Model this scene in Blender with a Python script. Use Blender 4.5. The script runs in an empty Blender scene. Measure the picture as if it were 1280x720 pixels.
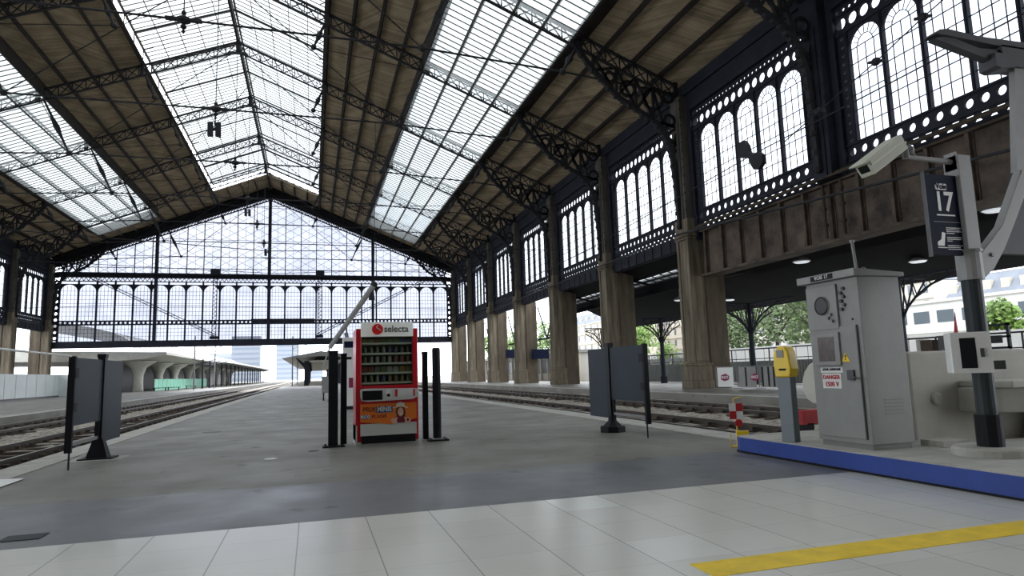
import bpy, bmesh, math, random
from mathutils import Vector, Matrix
random.seed(7)
PI = math.pi
SC = bpy.context.scene
COL = SC.collection

# ------------------------------------------------------------------ camera
cam_d = bpy.data.cameras.new('camera'); cam = bpy.data.objects.new('camera', cam_d); COL.objects.link(cam)
cam_d.sensor_width = 36.0; cam_d.lens = 816.874 / 1280 * 36.0
cam_d.clip_start = 0.05; cam_d.clip_end = 2000
yaw, pitch, roll = .297898, .127036, -.030696
fw = Vector((math.sin(yaw)*math.cos(pitch), math.cos(yaw)*math.cos(pitch), math.sin(pitch)))
rt = fw.cross(Vector((0, 0, 1))).normalized(); up = rt.cross(fw)
cr, sr = math.cos(roll), math.sin(roll)
R_ = cr*rt + sr*up; U_ = -sr*rt + cr*up
M = Matrix.Identity(4)
for i in range(3):
    M[i][0] = R_[i]; M[i][1] = U_[i]; M[i][2] = -fw[i]
M[0][3], M[1][3], M[2][3] = 0, 0, 1.25
cam.matrix_world = M
SC.camera = cam

# ------------------------------------------------------------------ world, exposure
SKY = 5.0
SC.view_settings.view_transform = 'Standard'; SC.view_settings.look = 'None'
SC.view_settings.gamma = 1; SC.view_settings.use_curve_mapping = False
SC.view_settings.exposure = 0.0
w = bpy.data.worlds.new('overcast_sky'); SC.world = w; w.use_nodes = True
nt = w.node_tree; nt.nodes.clear()
wo = nt.nodes.new('ShaderNodeOutputWorld'); bg = nt.nodes.new('ShaderNodeBackground')
tc = nt.nodes.new('ShaderNodeTexCoord'); nz = nt.nodes.new('ShaderNodeTexNoise'); rp = nt.nodes.new('ShaderNodeValToRGB')
nz.inputs['Scale'].default_value = 2.2; nz.inputs['Detail'].default_value = 5
rp.color_ramp.elements[0].position = .3; rp.color_ramp.elements[0].color = (.72, .78, .92, 1)
rp.color_ramp.elements[1].position = .65; rp.color_ramp.elements[1].color = (.96, .98, 1, 1)
nt.links.new(tc.outputs['Generated'], nz.inputs['Vector']); nt.links.new(nz.outputs['Fac'], rp.inputs['Fac'])
nt.links.new(rp.outputs['Color'], bg.inputs['Color']); bg.inputs['Strength'].default_value = SKY
nt.links.new(bg.outputs[0], wo.inputs[0])

# ------------------------------------------------------------------ materials
def mat(name, c, rough=.6, metal=0, var=0, scale=3., bump=0, spec=.5, c2=None, emit=None, stretch=None):
    m = bpy.data.materials.new(name); m.use_nodes = True; n = m.node_tree
    b = n.nodes['Principled BSDF']; b.inputs['Base Color'].default_value = (*c, 1)
    b.inputs['Roughness'].default_value = rough; b.inputs['Metallic'].default_value = metal
    b.inputs['Specular IOR Level'].default_value = spec
    if var or bump or c2:
        t = n.nodes.new('ShaderNodeTexCoord'); x = n.nodes.new('ShaderNodeTexNoise')
        x.inputs['Scale'].default_value = scale; x.inputs['Detail'].default_value = 6; x.inputs['Roughness'].default_value = .65
        src = t.outputs['Object']
        if stretch:
            mp = n.nodes.new('ShaderNodeMapping'); mp.inputs['Scale'].default_value = stretch
            n.links.new(src, mp.inputs['Vector']); src = mp.outputs[0]
        n.links.new(src, x.inputs['Vector'])
        r = n.nodes.new('ShaderNodeValToRGB'); r.color_ramp.elements[0].position = .32; r.color_ramp.elements[1].position = .68
        d = c2 if c2 else tuple(max(0, q*(1-var)) for q in c)
        r.color_ramp.elements[0].color = (*d, 1)
        r.color_ramp.elements[1].color = (*(c if c2 else tuple(min(1, q*(1+var*.6)) for q in c)), 1)
        n.links.new(x.outputs['Fac'], r.inputs['Fac']); n.links.new(r.outputs['Color'], b.inputs['Base Color'])
        if bump:
            k = n.nodes.new('ShaderNodeBump'); k.inputs['Strength'].default_value = bump; k.inputs['Distance'].default_value = .05
            n.links.new(x.outputs['Fac'], k.inputs['Height']); n.links.new(k.outputs[0], b.inputs['Normal'])
    if emit:
        b.inputs['Emission Color'].default_value = (*c, 1); b.inputs['Emission Strength'].default_value = emit
    return m
def glassm(name, col, gloss=.04, rough=.05):
    m = bpy.data.materials.new(name); m.use_nodes = True; n = m.node_tree; n.nodes.clear()
    o = n.nodes.new('ShaderNodeOutputMaterial'); t = n.nodes.new('ShaderNodeBsdfTransparent'); g = n.nodes.new('ShaderNodeBsdfGlossy')
    x = n.nodes.new('ShaderNodeMixShader'); t.inputs[0].default_value = (*col, 1); g.inputs['Roughness'].default_value = rough
    x.inputs[0].default_value = gloss
    n.links.new(t.outputs[0], x.inputs[1]); n.links.new(g.outputs[0], x.inputs[2]); n.links.new(x.outputs[0], o.inputs[0])
    return m
def frosted(name, col, dif, mixf):
    m = bpy.data.materials.new(name); m.use_nodes = True; n = m.node_tree; n.nodes.clear()
    o = n.nodes.new('ShaderNodeOutputMaterial'); t = n.nodes.new('ShaderNodeBsdfTransparent'); g = n.nodes.new('ShaderNodeBsdfTranslucent')
    tc = n.nodes.new('ShaderNodeTexCoord'); nz = n.nodes.new('ShaderNodeTexNoise'); nz.inputs['Scale'].default_value = .35; nz.inputs['Detail'].default_value = 4
    r = n.nodes.new('ShaderNodeValToRGB'); r.color_ramp.elements[0].position = .35; r.color_ramp.elements[1].position = .6
    r.color_ramp.elements[0].color = (*[q*.8 for q in col], 1); r.color_ramp.elements[1].color = (*col, 1)
    n.links.new(tc.outputs['Object'], nz.inputs['Vector']); n.links.new(nz.outputs['Fac'], r.inputs['Fac']); n.links.new(r.outputs[0], t.inputs[0])
    x = n.nodes.new('ShaderNodeMixShader'); g.inputs[0].default_value = (*dif, 1)
    x.inputs[0].default_value = mixf
    n.links.new(t.outputs[0], x.inputs[1]); n.links.new(g.outputs[0], x.inputs[2]); n.links.new(x.outputs[0], o.inputs[0])
    return m

IRON = mat('dark_iron', (.024, .024, .028), .7, 0, .35, 1.5, spec=.25)
IRONB = mat('bluish_dark_iron', (.020, .022, .032), .75, 0, .3, 1.2, spec=.2)
PURL = mat('purlin_iron', (.032, .028, .025), .75, 0, .3, 2, spec=.2)
SKYBAR = mat('grey_glazing_bar', (.16, .17, .17), .6, 0, .2, 3)
STONE = mat('sooty_stone', (.235, .20, .145), .85, 0, c2=(.075, .062, .046), scale=.9, bump=.25, stretch=(3.2, 3.2, .35), spec=.2)
STONEB = mat('stained_stone', (.075, .058, .042), .85, 0, c2=(.035, .028, .022), scale=1.2, bump=.2, stretch=(2, 2, .4), spec=.2)
STONER = mat('rear_pier_stone', (.13, .105, .075), .85, 0, c2=(.06, .05, .038), scale=1.2, bump=.2, stretch=(2, 2, .4), spec=.2)  # darker than the front stone: shade on the rear shaft put into its colour
UPIER = mat('grey_pier_upper', (.12, .11, .095), .8, 0, c2=(.06, .055, .05), scale=1.2, stretch=(2, 2, .5), spec=.2)
GIRD = mat('brown_riveted_girder', (.135, .105, .08), .8, 0, c2=(.03, .025, .024), scale=.8, bump=.1, spec=.2)
CONC = mat('pale_concrete', (.42, .41, .37), .8, 0, .22, 2.5, .1, spec=.3)
CONCW = mat('white_concrete', (.50, .49, .44), .8, 0, .14, 1.6, .1, spec=.3)
GREYM = mat('grey_metal', (.24, .24, .23), .5, .0, .08, 4)
GREYD = mat('grey_metal_dark', (.19, .19, .185), .5, 0, .08, 3)  # a bit darker than the plain grey metal
POLE = mat('pole_grey', (.25, .25, .245), .5, 0, .08, 4)
POLED = mat('pole_dark', (.035, .042, .046), .5, 0, .1, 4, spec=.2)
BLACK = mat('black_rubber', (.010, .010, .013), .6, spec=.2)
BLACKM = mat('black_metal', (.012, .014, .018), .5, 0, .2, 5, spec=.2)
SIGNB = mat('dark_blue_panel', (.026, .038, .050), .5, 0, .12, 2, spec=.15)
NAVY = mat('navy_sign', (.006, .010, .028), .6, spec=.1)
BLUE = mat('blue_paint', (.010, .045, .26), .55, 0, .12, 4)
YEL = mat('yellow_plastic', (.80, .55, .01), .35)
YELP = mat('yellow_paint', (.86, .60, .025), .5, 0, .15, 6)
RED = mat('vending_red', (.55, .008, .02), .3)
REDP = mat('red_paint', (.42, .015, .02), .5, 0, .2, 6)
WHITE = mat('white_plastic', (.72, .72, .70), .4)
WHITEP = mat('white_paint', (.7, .7, .68), .6, 0, .1, 5)
SILV = mat('silver_plastic', (.68, .70, .67), .3, .2)
ORANGE = mat('orange_print', (.80, .20, .02), .45)
SCREEN = mat('dark_screen', (.01, .013, .012), .25, spec=.2)
SHELF = mat('pale_shelf', (.50, .55, .45), .5)
VINT = mat('vending_interior', (.035, .05, .035), .6)
BROWN = mat('brown_hair', (.06, .02, .012), .6)
SKIN = mat('printed_skin', (.72, .42, .32), .6)
CREAM = mat('cream_print', (.75, .70, .58), .6)
DKRED = mat('dark_red_print', (.16, .01, .02), .6)
PURP = mat('burgundy_logo', (.22, .015, .07), .6)
ORED = mat('logo_red', (.75, .02, .02), .4)
DGREY = mat('dark_grey_print', (.06, .06, .065), .5)
RAIL = mat('rail_steel', (.055, .042, .034), .45, .3, .3, 6)
RAILT = mat('rail_top', (.35, .33, .30), .3, .8)
SLEEP = mat('sleeper_wood', (.075, .055, .04), .9, 0, .4, 4)
HOARD = mat('white_hoarding', (.78, .83, .83), .5, 0, .06, .6)
GREENF = mat('green_hoarding', (.16, .48, .33), .6)
LEAF = mat('leaf_green', (.12, .18, .055), .7, 0, c2=(.04, .07, .02), scale=.6)
LEAFB = mat('leaf_bright', (.18, .30, .05), .7, 0, c2=(.07, .13, .02), scale=.6)
BARK = mat('bark', (.06, .045, .03), .9)
FACADE = mat('pale_facade', (.46, .42, .35), .9, 0, .1, .3)
FACW = mat('white_facade', (.62, .62, .60), .8, 0, .05, .3)
SLATE = mat('slate_roof', (.16, .18, .21), .7, 0, .2, .6)
WINB = mat('window_dark', (.10, .12, .14), .2)
FENCE = mat('ribbed_grey', (.17, .18, .17), .6, 0, .1, 3)
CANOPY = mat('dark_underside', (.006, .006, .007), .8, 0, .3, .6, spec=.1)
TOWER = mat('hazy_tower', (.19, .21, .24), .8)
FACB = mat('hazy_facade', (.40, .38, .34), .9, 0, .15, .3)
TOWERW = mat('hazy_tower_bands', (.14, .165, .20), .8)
LAMPM = mat('lamp_lens', (.8, .85, .9), .3, emit=.5)
LCDW = mat('lit_header', (.80, .84, .80), .35, emit=.12)
CAMM = mat('cctv_cream', (.46, .47, .38), .45, 0, .06, 6)
GLS = glassm('side_window_glass', (.50, .52, .53))
GLG = frosted('gable_glass', (.245, .25, .275), (.55, .56, .6), .10)
GLR = frosted('roof_glass', (.36, .375, .37), (.6, .62, .6), .16)
GLS2 = frosted('slope_glass', (.27, .285, .28), (.66, .70, .68), .15)
GLV = glassm('vending_glass', (.80, .84, .80), .10, .05)

def planks():
    m = bpy.data.materials.new('ceiling_planks'); m.use_nodes = True; n = m.node_tree; L = n.links
    b = n.nodes['Principled BSDF']; b.inputs['Roughness'].default_value = .85; b.inputs['Specular IOR Level'].default_value = .15
    tc = n.nodes.new('ShaderNodeTexCoord'); sp = n.nodes.new('ShaderNodeSeparateXYZ'); L.new(tc.outputs['Object'], sp.inputs[0])
    def mth(op, a, bb=None):
        x = n.nodes.new('ShaderNodeMath'); x.operation = op
        for i, v in enumerate((a, bb)):
            if v is None: continue
            if isinstance(v, (int, float)): x.inputs[i].default_value = v
            else: L.new(v, x.inputs[i])
        return x.outputs[0]
    X, Y = sp.outputs[0], sp.outputs[1]
    ax = mth('ABSOLUTE', mth('ADD', X, 6.0))
    par = mth('MODULO', mth('FLOOR', mth('DIVIDE', ax, 1.7)), 2.0)
    # boards run along or across the slope, some slightly diagonal
    a1 = mth('DIVIDE', mth('ADD', Y, mth('MULTIPLY', ax, .35)), .16)
    a2 = mth('DIVIDE', mth('ADD', ax, mth('MULTIPLY', Y, .5)), .16)
    mx = n.nodes.new('ShaderNodeMix'); L.new(par, mx.inputs[0]); L.new(a1, mx.inputs[2]); L.new(a2, mx.inputs[3])
    v = mx.outputs[0]
    fr = mth('FRACT', v); fl = mth('FLOOR', v)
    gap = mth('GREATER_THAN', fr, .12)
    wn = n.nodes.new('ShaderNodeTexWhiteNoise'); wn.noise_dimensions = '1D'; L.new(fl, wn.inputs['W'])
    nz = n.nodes.new('ShaderNodeTexNoise'); nz.inputs['Scale'].default_value = .7; nz.inputs['Detail'].default_value = 6
    L.new(tc.outputs['Object'], nz.inputs['Vector'])
    s = mth('MULTIPLY', mth('ADD', mth('MULTIPLY', wn.outputs[0], .45), .55), mth('ADD', mth('MULTIPLY', gap, .7), .3))
    s = mth('MULTIPLY', s, mth('ADD', mth('MULTIPLY', nz.outputs['Fac'], 1.5), .2))
    r = n.nodes.new('ShaderNodeMix'); r.data_type = 'RGBA'; L.new(s, r.inputs[0])
    r.inputs[6].default_value = (.07, .052, .035, 1); r.inputs[7].default_value = (.46, .37, .25, 1)
    L.new(r.outputs[2], b.inputs['Base Color'])
    return m
PLANK = planks()

def tiles():
    m = bpy.data.materials.new('concourse_tiles'); m.use_nodes = True; n = m.node_tree; L = n.links
    b = n.nodes['Principled BSDF']; b.inputs['Roughness'].default_value = .22; b.inputs['Specular IOR Level'].default_value = .35
    tc = n.nodes.new('ShaderNodeTexCoord'); sp = n.nodes.new('ShaderNodeSeparateXYZ'); L.new(tc.outputs['Object'], sp.inputs[0])
    def mth(op, a, bb=None):
        x = n.nodes.new('ShaderNodeMath'); x.operation = op
        for i, v in enumerate((a, bb)):
            if v is None: continue
            if isinstance(v, (int, float)): x.inputs[i].default_value = v
            else: L.new(v, x.inputs[i])
        return x.outputs[0]
    u = mth('DIVIDE', mth('ADD', sp.outputs[0], .10), .565); v = mth('DIVIDE', mth('SUBTRACT', sp.outputs[1], 6.2), .565)
    fu, fv = mth('FRACT', u), mth('FRACT', v)
    du = mth('ABSOLUTE', mth('SUBTRACT', fu, .5)); dv = mth('ABSOLUTE', mth('SUBTRACT', fv, .5))
    ju = mth('GREATER_THAN', du, .492); jv = mth('GREATER_THAN', dv, .493)
    cx = n.nodes.new('ShaderNodeCombineXYZ'); L.new(mth('FLOOR', u), cx.inputs[0]); L.new(mth('FLOOR', v), cx.inputs[1])
    wn = n.nodes.new('ShaderNodeTexWhiteNoise'); wn.noise_dimensions = '2D'; L.new(cx.outputs[0], wn.inputs['Vector'])
    r = n.nodes.new('ShaderNodeValToRGB'); L.new(wn.outputs[0], r.inputs[0])
    e = r.color_ramp.elements; e[0].color = (.69, .68, .63, 1); e[1].color = (.84, .87, .86, 1); e[1].position = 1
    k = e.new(.93); k.color = (.72, .71, .655, 1)
    nz = n.nodes.new('ShaderNodeTexNoise'); nz.inputs['Scale'].default_value = 1.4; nz.inputs['Detail'].default_value = 5
    L.new(tc.outputs['Object'], nz.inputs['Vector'])
    mm = n.nodes.new('ShaderNodeMix'); mm.data_type = 'RGBA'; mm.blend_type = 'MULTIPLY'; mm.inputs[0].default_value = .14
    L.new(r.outputs[0], mm.inputs[6]); L.new(nz.outputs['Fac'], mm.inputs[7])
    j = n.nodes.new('ShaderNodeMix'); j.data_type = 'RGBA'
    L.new(mth('MULTIPLY', mth('MAXIMUM', ju, mth('MULTIPLY', jv, .4)), .55), j.inputs[0]); L.new(mm.outputs[2], j.inputs[6]); j.inputs[7].default_value = (.12, .115, .10, 1)
    L.new(j.outputs[2], b.inputs['Base Color'])
    return m
TILE = tiles()

def asphalt(name, c1, c2, rough):
    m = bpy.data.materials.new(name); m.use_nodes = True; n = m.node_tree; L = n.links
    b = n.nodes['Principled BSDF']; b.inputs['Specular IOR Level'].default_value = .4
    tc = n.nodes.new('ShaderNodeTexCoord')
    def nz(s, d=6, st=None):
        x = n.nodes.new('ShaderNodeTexNoise'); x.inputs['Scale'].default_value = s; x.inputs['Detail'].default_value = d
        if st:
            mp = n.nodes.new('ShaderNodeMapping'); mp.inputs['Scale'].default_value = st; L.new(tc.outputs['Object'], mp.inputs[0]); L.new(mp.outputs[0], x.inputs['Vector'])
        else: L.new(tc.outputs['Object'], x.inputs['Vector'])
        return x.outputs['Fac']
    r = n.nodes.new('ShaderNodeValToRGB'); L.new(nz(.5), r.inputs[0])
    r.color_ramp.elements[0].position = .35; r.color_ramp.elements[1].position = .65
    r.color_ramp.elements[0].color = (*c1, 1); r.color_ramp.elements[1].color = (*c2, 1)
    r2 = n.nodes.new('ShaderNodeValToRGB'); L.new(nz(2.3, 8), r2.inputs[0])
    r2.color_ramp.elements[0].position = .62; r2.color_ramp.elements[0].color = (1, 1, 1, 1)
    r2.color_ramp.elements[1].position = .72; r2.color_ramp.elements[1].color = (.42, .42, .42, 1)
    mm = n.nodes.new('ShaderNodeMix'); mm.data_type = 'RGBA'; mm.blend_type = 'MULTIPLY'; mm.inputs[0].default_value = 1
    L.new(r.outputs[0], mm.inputs[6]); L.new(r2.outputs[0], mm.inputs[7]); L.new(mm.outputs[2], b.inputs['Base Color'])
    r3 = n.nodes.new('ShaderNodeMapRange'); L.new(nz(1.1, 4), r3.inputs[0]); r3.inputs[1].default_value = .3; r3.inputs[2].default_value = .7
    r3.inputs[3].default_value = rough-.08; r3.inputs[4].default_value = rough+.12; L.new(r3.outputs[0], b.inputs['Roughness'])
    k = n.nodes.new('ShaderNodeBump'); k.inputs['Strength'].default_value = .12; k.inputs['Distance'].default_value = .01
    L.new(nz(60, 3), k.inputs['Height']); L.new(k.outputs[0], b.inputs['Normal'])
    return m
ASPH = asphalt('platform_asphalt', (.142, .136, .118), (.205, .197, .172), .5)
ASPB = asphalt('smooth_bluish_asphalt', (.128, .130, .138), (.168, .170, .178), .40)
GRAVEL = mat('ballast_gravel', (.58, .53, .45), .95, 0, c2=(.10, .085, .07), scale=7, bump=.9, spec=.2)

# ------------------------------------------------------------------ mesh helper
class MB:
    def __init__(s): s.v = []; s.f = []
    def add(s, vs, fs):
        o = len(s.v); s.v += [tuple(p) for p in vs]; s.f += [tuple(i+o for i in f) for f in fs]; return s
    def box(s, x0, x1, y0, y1, z0, z1):
        vs = [(x0,y0,z0),(x1,y0,z0),(x1,y1,z0),(x0,y1,z0),(x0,y0,z1),(x1,y0,z1),(x1,y1,z1),(x0,y1,z1)]
        return s.add(vs, [(3,2,1,0),(4,5,6,7),(0,1,5,4),(1,2,6,5),(2,3,7,6),(3,0,4,7)])
    def bar(s, a, b, w, h=None, upv=(0,0,1)):
        a = Vector(a); b = Vector(b); h = h or w; d = (b-a)
        if d.length < 1e-6: return s
        d.normalize(); u = Vector(upv)
        if abs(d.dot(u)) > .98: u = Vector((0, 1, 0)) if abs(d.y) < .9 else Vector((1, 0, 0))
        r = d.cross(u).normalized(); u = r.cross(d)
        vs = []
        for p in (a, b):
            for sx, sz in ((-1,-1),(1,-1),(1,1),(-1,1)): vs.append(p + r*(sx*w/2) + u*(sz*h/2))
        return s.add(vs, [(0,1,2,3),(7,6,5,4),(0,4,5,1),(1,5,6,2),(2,6,7,3),(3,7,4,0)])
    def chain(s, pts, w, h=None, upv=(0,0,1)):
        for a, b in zip(pts, pts[1:]): s.bar(a, b, w, h, upv)
        return s
    def tube(s, a, b, r, n=10, r2=None):
        a = Vector(a); b = Vector(b); r2 = r if r2 is None else r2; d = (b-a).normalized()
        u = Vector((0,0,1)) if abs(d.z) < .9 else Vector((1,0,0))
        x = d.cross(u).normalized(); y = d.cross(x)
        vs = []
        for p, q in ((a, r), (b, r2)):
            for i in range(n):
                t = 2*PI*i/n; vs.append(p + x*(q*math.cos(t)) + y*(q*math.sin(t)))
        fs = [(i, (i+1) % n, n+(i+1) % n, n+i) for i in range(n)] + [tuple(range(n))[::-1], tuple(range(n, 2*n))]
        return s.add(vs, fs)
    def lathe(s, prof, c=(0,0,0), n=20, axis='z'):
        vs = []; fs = []
        for r, z in prof:
            for i in range(n):
                t = 2*PI*i/n; p = (r*math.cos(t), r*math.sin(t), z)
                if axis == 'y': p = (p[0], p[2], p[1])
                if axis == 'x': p = (p[2], p[0], p[1])
                vs.append((c[0]+p[0], c[1]+p[1], c[2]+p[2]))
        for k in range(len(prof)-1):
            for i in range(n): fs.append((k*n+i, k*n+(i+1) % n, (k+1)*n+(i+1) % n, (k+1)*n+i))
        fs += [tuple(range(n))[::-1], tuple((len(prof)-1)*n+i for i in range(n))]
        return s.add(vs, fs)
    def prism(s, poly, d0, d1, plane='xz'):
        n = len(poly); vs = []
        for d in (d0, d1):
            for a, b in poly: vs.append({'xz': (a, d, b), 'yz': (d, a, b), 'xy': (a, b, d)}[plane])
        fs = [tuple(range(n)), tuple(range(2*n-1, n-1, -1))] + [(i, n+i, n+(i+1) % n, (i+1) % n) for i in range(n)]
        return s.add(vs, fs)
    def holed(s, cx, cz, hw, hh, r, d0, d1, plane='yz', n=12):
        """rectangular plate cell with a round hole"""
        o = []; inn = []
        for i in range(n):
            t = 2*PI*(i+.5)/n; c, q = math.cos(t), math.sin(t)
            k = min(hw/abs(c) if abs(c) > 1e-6 else 1e9, hh/abs(q) if abs(q) > 1e-6 else 1e9)
            o.append((cx+c*k, cz+q*k)); inn.append((cx+r*c, cz+r*q))
        # snap nearest to the corners
        for sx in (-1, 1):
            for sz in (-1, 1):
                p = (cx+sx*hw, cz+sz*hh); j = min(range(n), key=lambda i: (o[i][0]-p[0])**2+(o[i][1]-p[1])**2); o[j] = p
        f3 = {'xz': lambda a, b, d: (a, d, b), 'yz': lambda a, b, d: (d, a, b)}[plane]
        vs = [f3(a, b, d) for d in (d0, d1) for a, b in o+inn]
        fs = []
        for i in range(n):
            j = (i+1) % n
            fs += [(i, j, n+j, n+i), (2*n+i, 3*n+i, 3*n+j, 2*n+j), (n+i, n+j, 3*n+j, 3*n+i)]
        return s.add(vs, fs)
    def sphere(s, c, r, n=12, m=8, sc=(1,1,1)):
        prof = []
        vs = []; fs = []
        for k in range(m+1):
            ph = PI*k/m
            for i in range(n):
                t = 2*PI*i/n
                vs.append((c[0]+sc[0]*r*math.sin(ph)*math.cos(t), c[1]+sc[1]*r*math.sin(ph)*math.sin(t), c[2]+sc[2]*r*math.cos(ph)))
        for k in range(m):
            for i in range(n): fs.append((k*n+i, (k+1)*n+i, (k+1)*n+(i+1) % n, k*n+(i+1) % n))
        return s.add(vs, fs)
    def mesh(s, name, m, smooth=False):
        me = bpy.data.meshes.new(name); me.from_pydata(s.v, [], s.f); me.materials.append(m)
        if smooth:
            for p in me.polygons: p.use_smooth = True
        me.update(); return me
    def build(s, name, m, parent=None, smooth=False, bevel=0):
        me = s.mesh(name, m, smooth)
        bm = bmesh.new(); bm.from_mesh(me); bmesh.ops.recalc_face_normals(bm, faces=bm.faces); bm.to_mesh(me); bm.free()
        o = bpy.data.objects.new(name, me); COL.objects.link(o)
        if parent: o.parent = parent
        if bevel:
            b = o.modifiers.new('bevel', 'BEVEL'); b.width = bevel; b.segments = 2; b.limit_method = 'ANGLE'
        return o
def empty(name, loc=(0,0,0), rz=0):
    o = bpy.data.objects.new(name, None); COL.objects.link(o); o.location = loc; o.rotation_euler[2] = rz; o.empty_display_size = .2
    return o
def tag(o, label, cat, group=None, kind=None):
    if label: o['label'] = label
    if cat: o['category'] = cat
    if group: o['group'] = group
    if kind: o['kind'] = kind
    return o
def struct(o, label=None):
    o['kind'] = 'structure'
    if label: o['label'] = label
    return o
def kids(o): return [c for c in ALLK.get(o.name, [])]
def copy_tree(o, parent=None):
    c = o.copy(); COL.objects.link(c)
    if parent: c.parent = parent
    for ch in list(o.children): copy_tree(ch, c)
    return c
def text(body, size, loc, rot, m, parent=None, name='lettering', ext=.002, bold=0, align='CENTER', sx=1):
    cu = bpy.data.curves.new(name, 'FONT'); cu.body = body; cu.size = size; cu.extrude = ext; cu.align_x = align; cu.align_y = 'CENTER'; cu.offset = bold
    cu.resolution_u = 3
    t = bpy.data.objects.new('tmp', cu); COL.objects.link(t)
    bpy.context.view_layer.update()
    me = bpy.data.meshes.new_from_object(t.evaluated_get(bpy.context.evaluated_depsgraph_get()))
    bpy.data.objects.remove(t); me.materials.clear(); me.materials.append(m)
    o = bpy.data.objects.new(name, me); COL.objects.link(o); o.location = loc; o.rotation_euler = rot; o.scale = (sx, 1, 1)
    if parent: o.parent = parent
    return o

# ------------------------------------------------------------------ hall dimensions
XC = -6.0; ZR = 28.85; SL = .406; XW = 20.98          # ridge axis, ridge height, slope, window-wall plane
def RZ(x): return ZR - SL*abs(x-XC)
PY = [10.6 + 10.9*k for k in range(9)]              # pier / truss stations 10.6 ... 97.8
YG = 98.4                                            # gable plane
Y0, YE, YS = -4.0, 99.0, 92.0                        # roof start, roof end, end of the rooflights

# ---- ground, platforms
struct(MB().box(-4.5, 7.4, 8.35, 420, -.65, 0).build('floor', ASPH), 'grey asphalt platform between the tracks')
struct(MB().box(-4.5, 7.4, 6.2, 8.35, -.65, 0).build('platform_apron', ASPB))
f = struct(MB().box(-60, 60, -30, 6.2, -.65, 0).build('concourse_floor', TILE), 'pale square stone tiles of the concourse')
struct(MB().box(2.3, 9, 3.56, 3.84, .0005, .003).build('trim_1', YELP), 'yellow painted line on pale tiles')
struct(MB().box(7.4, 60, 6.2, 10.1, -.65, -.001).build('track_end_slab', CONC))
struct(MB().box(-60, -4.5, 6.2, 8.2, -.65, -.001).build('platform_apron_left', ASPB))
struct(MB().box(-4.5, -3.95, 8.35, 300, .0, .012).build('coping_left', CONC))
struct(MB().box(6.75, 7.4, 8.6, 300, .0, .012).build('coping_right', CONC))
struct(MB().box(16.5, 23.5, 10.1, 300, -.65, 0).build('far_platform_right', ASPH))
struct(MB().box(16.5, 17.0, 10.1, 300, .0, .012).build('far_coping_right', CONC))
struct(MB().box(-60, -12.2, 8.2, 420, -.65, 0).build('far_platform_left', ASPH))
struct(MB().box(-12.75, -12.2, 8.2, 300, .0, .012).build('far_coping_left', CONC))
struct(MB().box(23.5, 140, 6.2, 420, -.65, -.02).build('ground', CONC))
for (a, b, y0) in ((-12.2, -4.5, 8.2), (7.4, 16.5, 10.1)):
    g = bpy.data.meshes.new('ballast'); bm = bmesh.new()
    xs = [a+(b-a)*i/26 for i in range(27)]; ys = [y0+.45*j for j in range(150)] + [y0+67+4*j for j in range(1, 60)]
    gr = [[bm.verts.new((x, y, -.375+random.uniform(0, .09))) for x in xs] for y in ys]
    for j in range(len(ys)-1):
        for i in range(26): bm.faces.new((gr[j][i], gr[j][i+1], gr[j+1][i+1], gr[j+1][i]))
    bm.to_mesh(g); bm.free(); g.materials.append(GRAVEL)
    o = bpy.data.objects.new('ballast', g); COL.objects.link(o)
    tag(o, 'grey stone ballast between the rails on the %s side' % ('left' if a < 0 else 'right'), 'ballast', kind='stuff')
# small floor details
o = MB().prism([(-4.15,10.75),(-3.72,10.65),(-3.72,9.8),(-4.2,9.3)], .012, .016, 'xy').build('painted_arrow', WHITEP); struct(o)
o = MB().box(-2.44, -2.14, 6.5, 6.72, .0005, .006)
o = o.build('floor_hatch', BLACKM); tag(o, 'small dark iron hatch in the asphalt at lower left', 'hatch')
o = MB().lathe([(.09,0),(.09,.004)], (.03, 12, .0), 14).build('floor_stud', BLACKM); struct(o)
for (x, y, r) in ((-2.35, 17.8, .22), (-.62, 11.2, .1)):
    MBo = MB().lathe([(r,0),(r,.005)], (x, y, 0), 16)
    tag(MBo.build('manhole_cover', DGREY if r > .2 else WHITEP), 'round %s cover set in the asphalt platform %s' % (('dark', 'far behind the left board') if r > .2 else ('small pale', 'left of the vending machine')), 'manhole cover')
mb = MB()
for q in ((-2.55, 6.04, -2.35, 6.14), (-2.3, 5.6, -2.13, 5.72)):
    mb.prism([(q[0], q[1]), (q[2], q[1]), (q[0], q[3])], .0006, .002, 'xy')
struct(mb.build('trim_2', DGREY))

# ---- tracks
def track(xc, y0, y1, lab):
    t = tag(empty('railway_track', (xc, y0, -.42)), lab, 'railway track', 'railway tracks in the hall')
    for s in (-.7175, .7175):
        m = MB(); Lh = y1-y0
        m.box(s-.065, s+.065, 0, Lh, .10, .125).box(s-.012, s+.012, 0, Lh, .125, .22).box(s-.036, s+.036, 0, Lh, .22, .265)
        r = m.build('rail', RAIL, t)
        m = MB().box(s-.028, s+.028, 0, Lh, .265, .268).build('rail_head', RAILT, r)
    s0 = MB().box(-1.25, 1.25, -.13, .13, 0, .13)
    for s in (-.7175, .7175):
        s0.box(s-.19, s-.08, -.07, .07, .13, .20).box(s+.08, s+.19, -.07, .07, .13, .20)
    s0 = s0.build('sleeper', SLEEP, t); s0.location = (0, .5, 0)
    for k in range(1, 96):
        c = s0.copy(); COL.objects.link(c); c.location = (0, .5+.9*k, 0)
track(9.35, 10.2, 300, 'nearest track right of the asphalt platform, running from the concrete buffer block')
track(13.7, 10.2, 300, 'farther track on the right, beside the stone piers')
track(-6.45, 8.3, 300, 'nearest track left of the asphalt platform')
track(-10.4, 8.3, 300, 'farther track on the left, beside the white hoarding platform')

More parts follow.
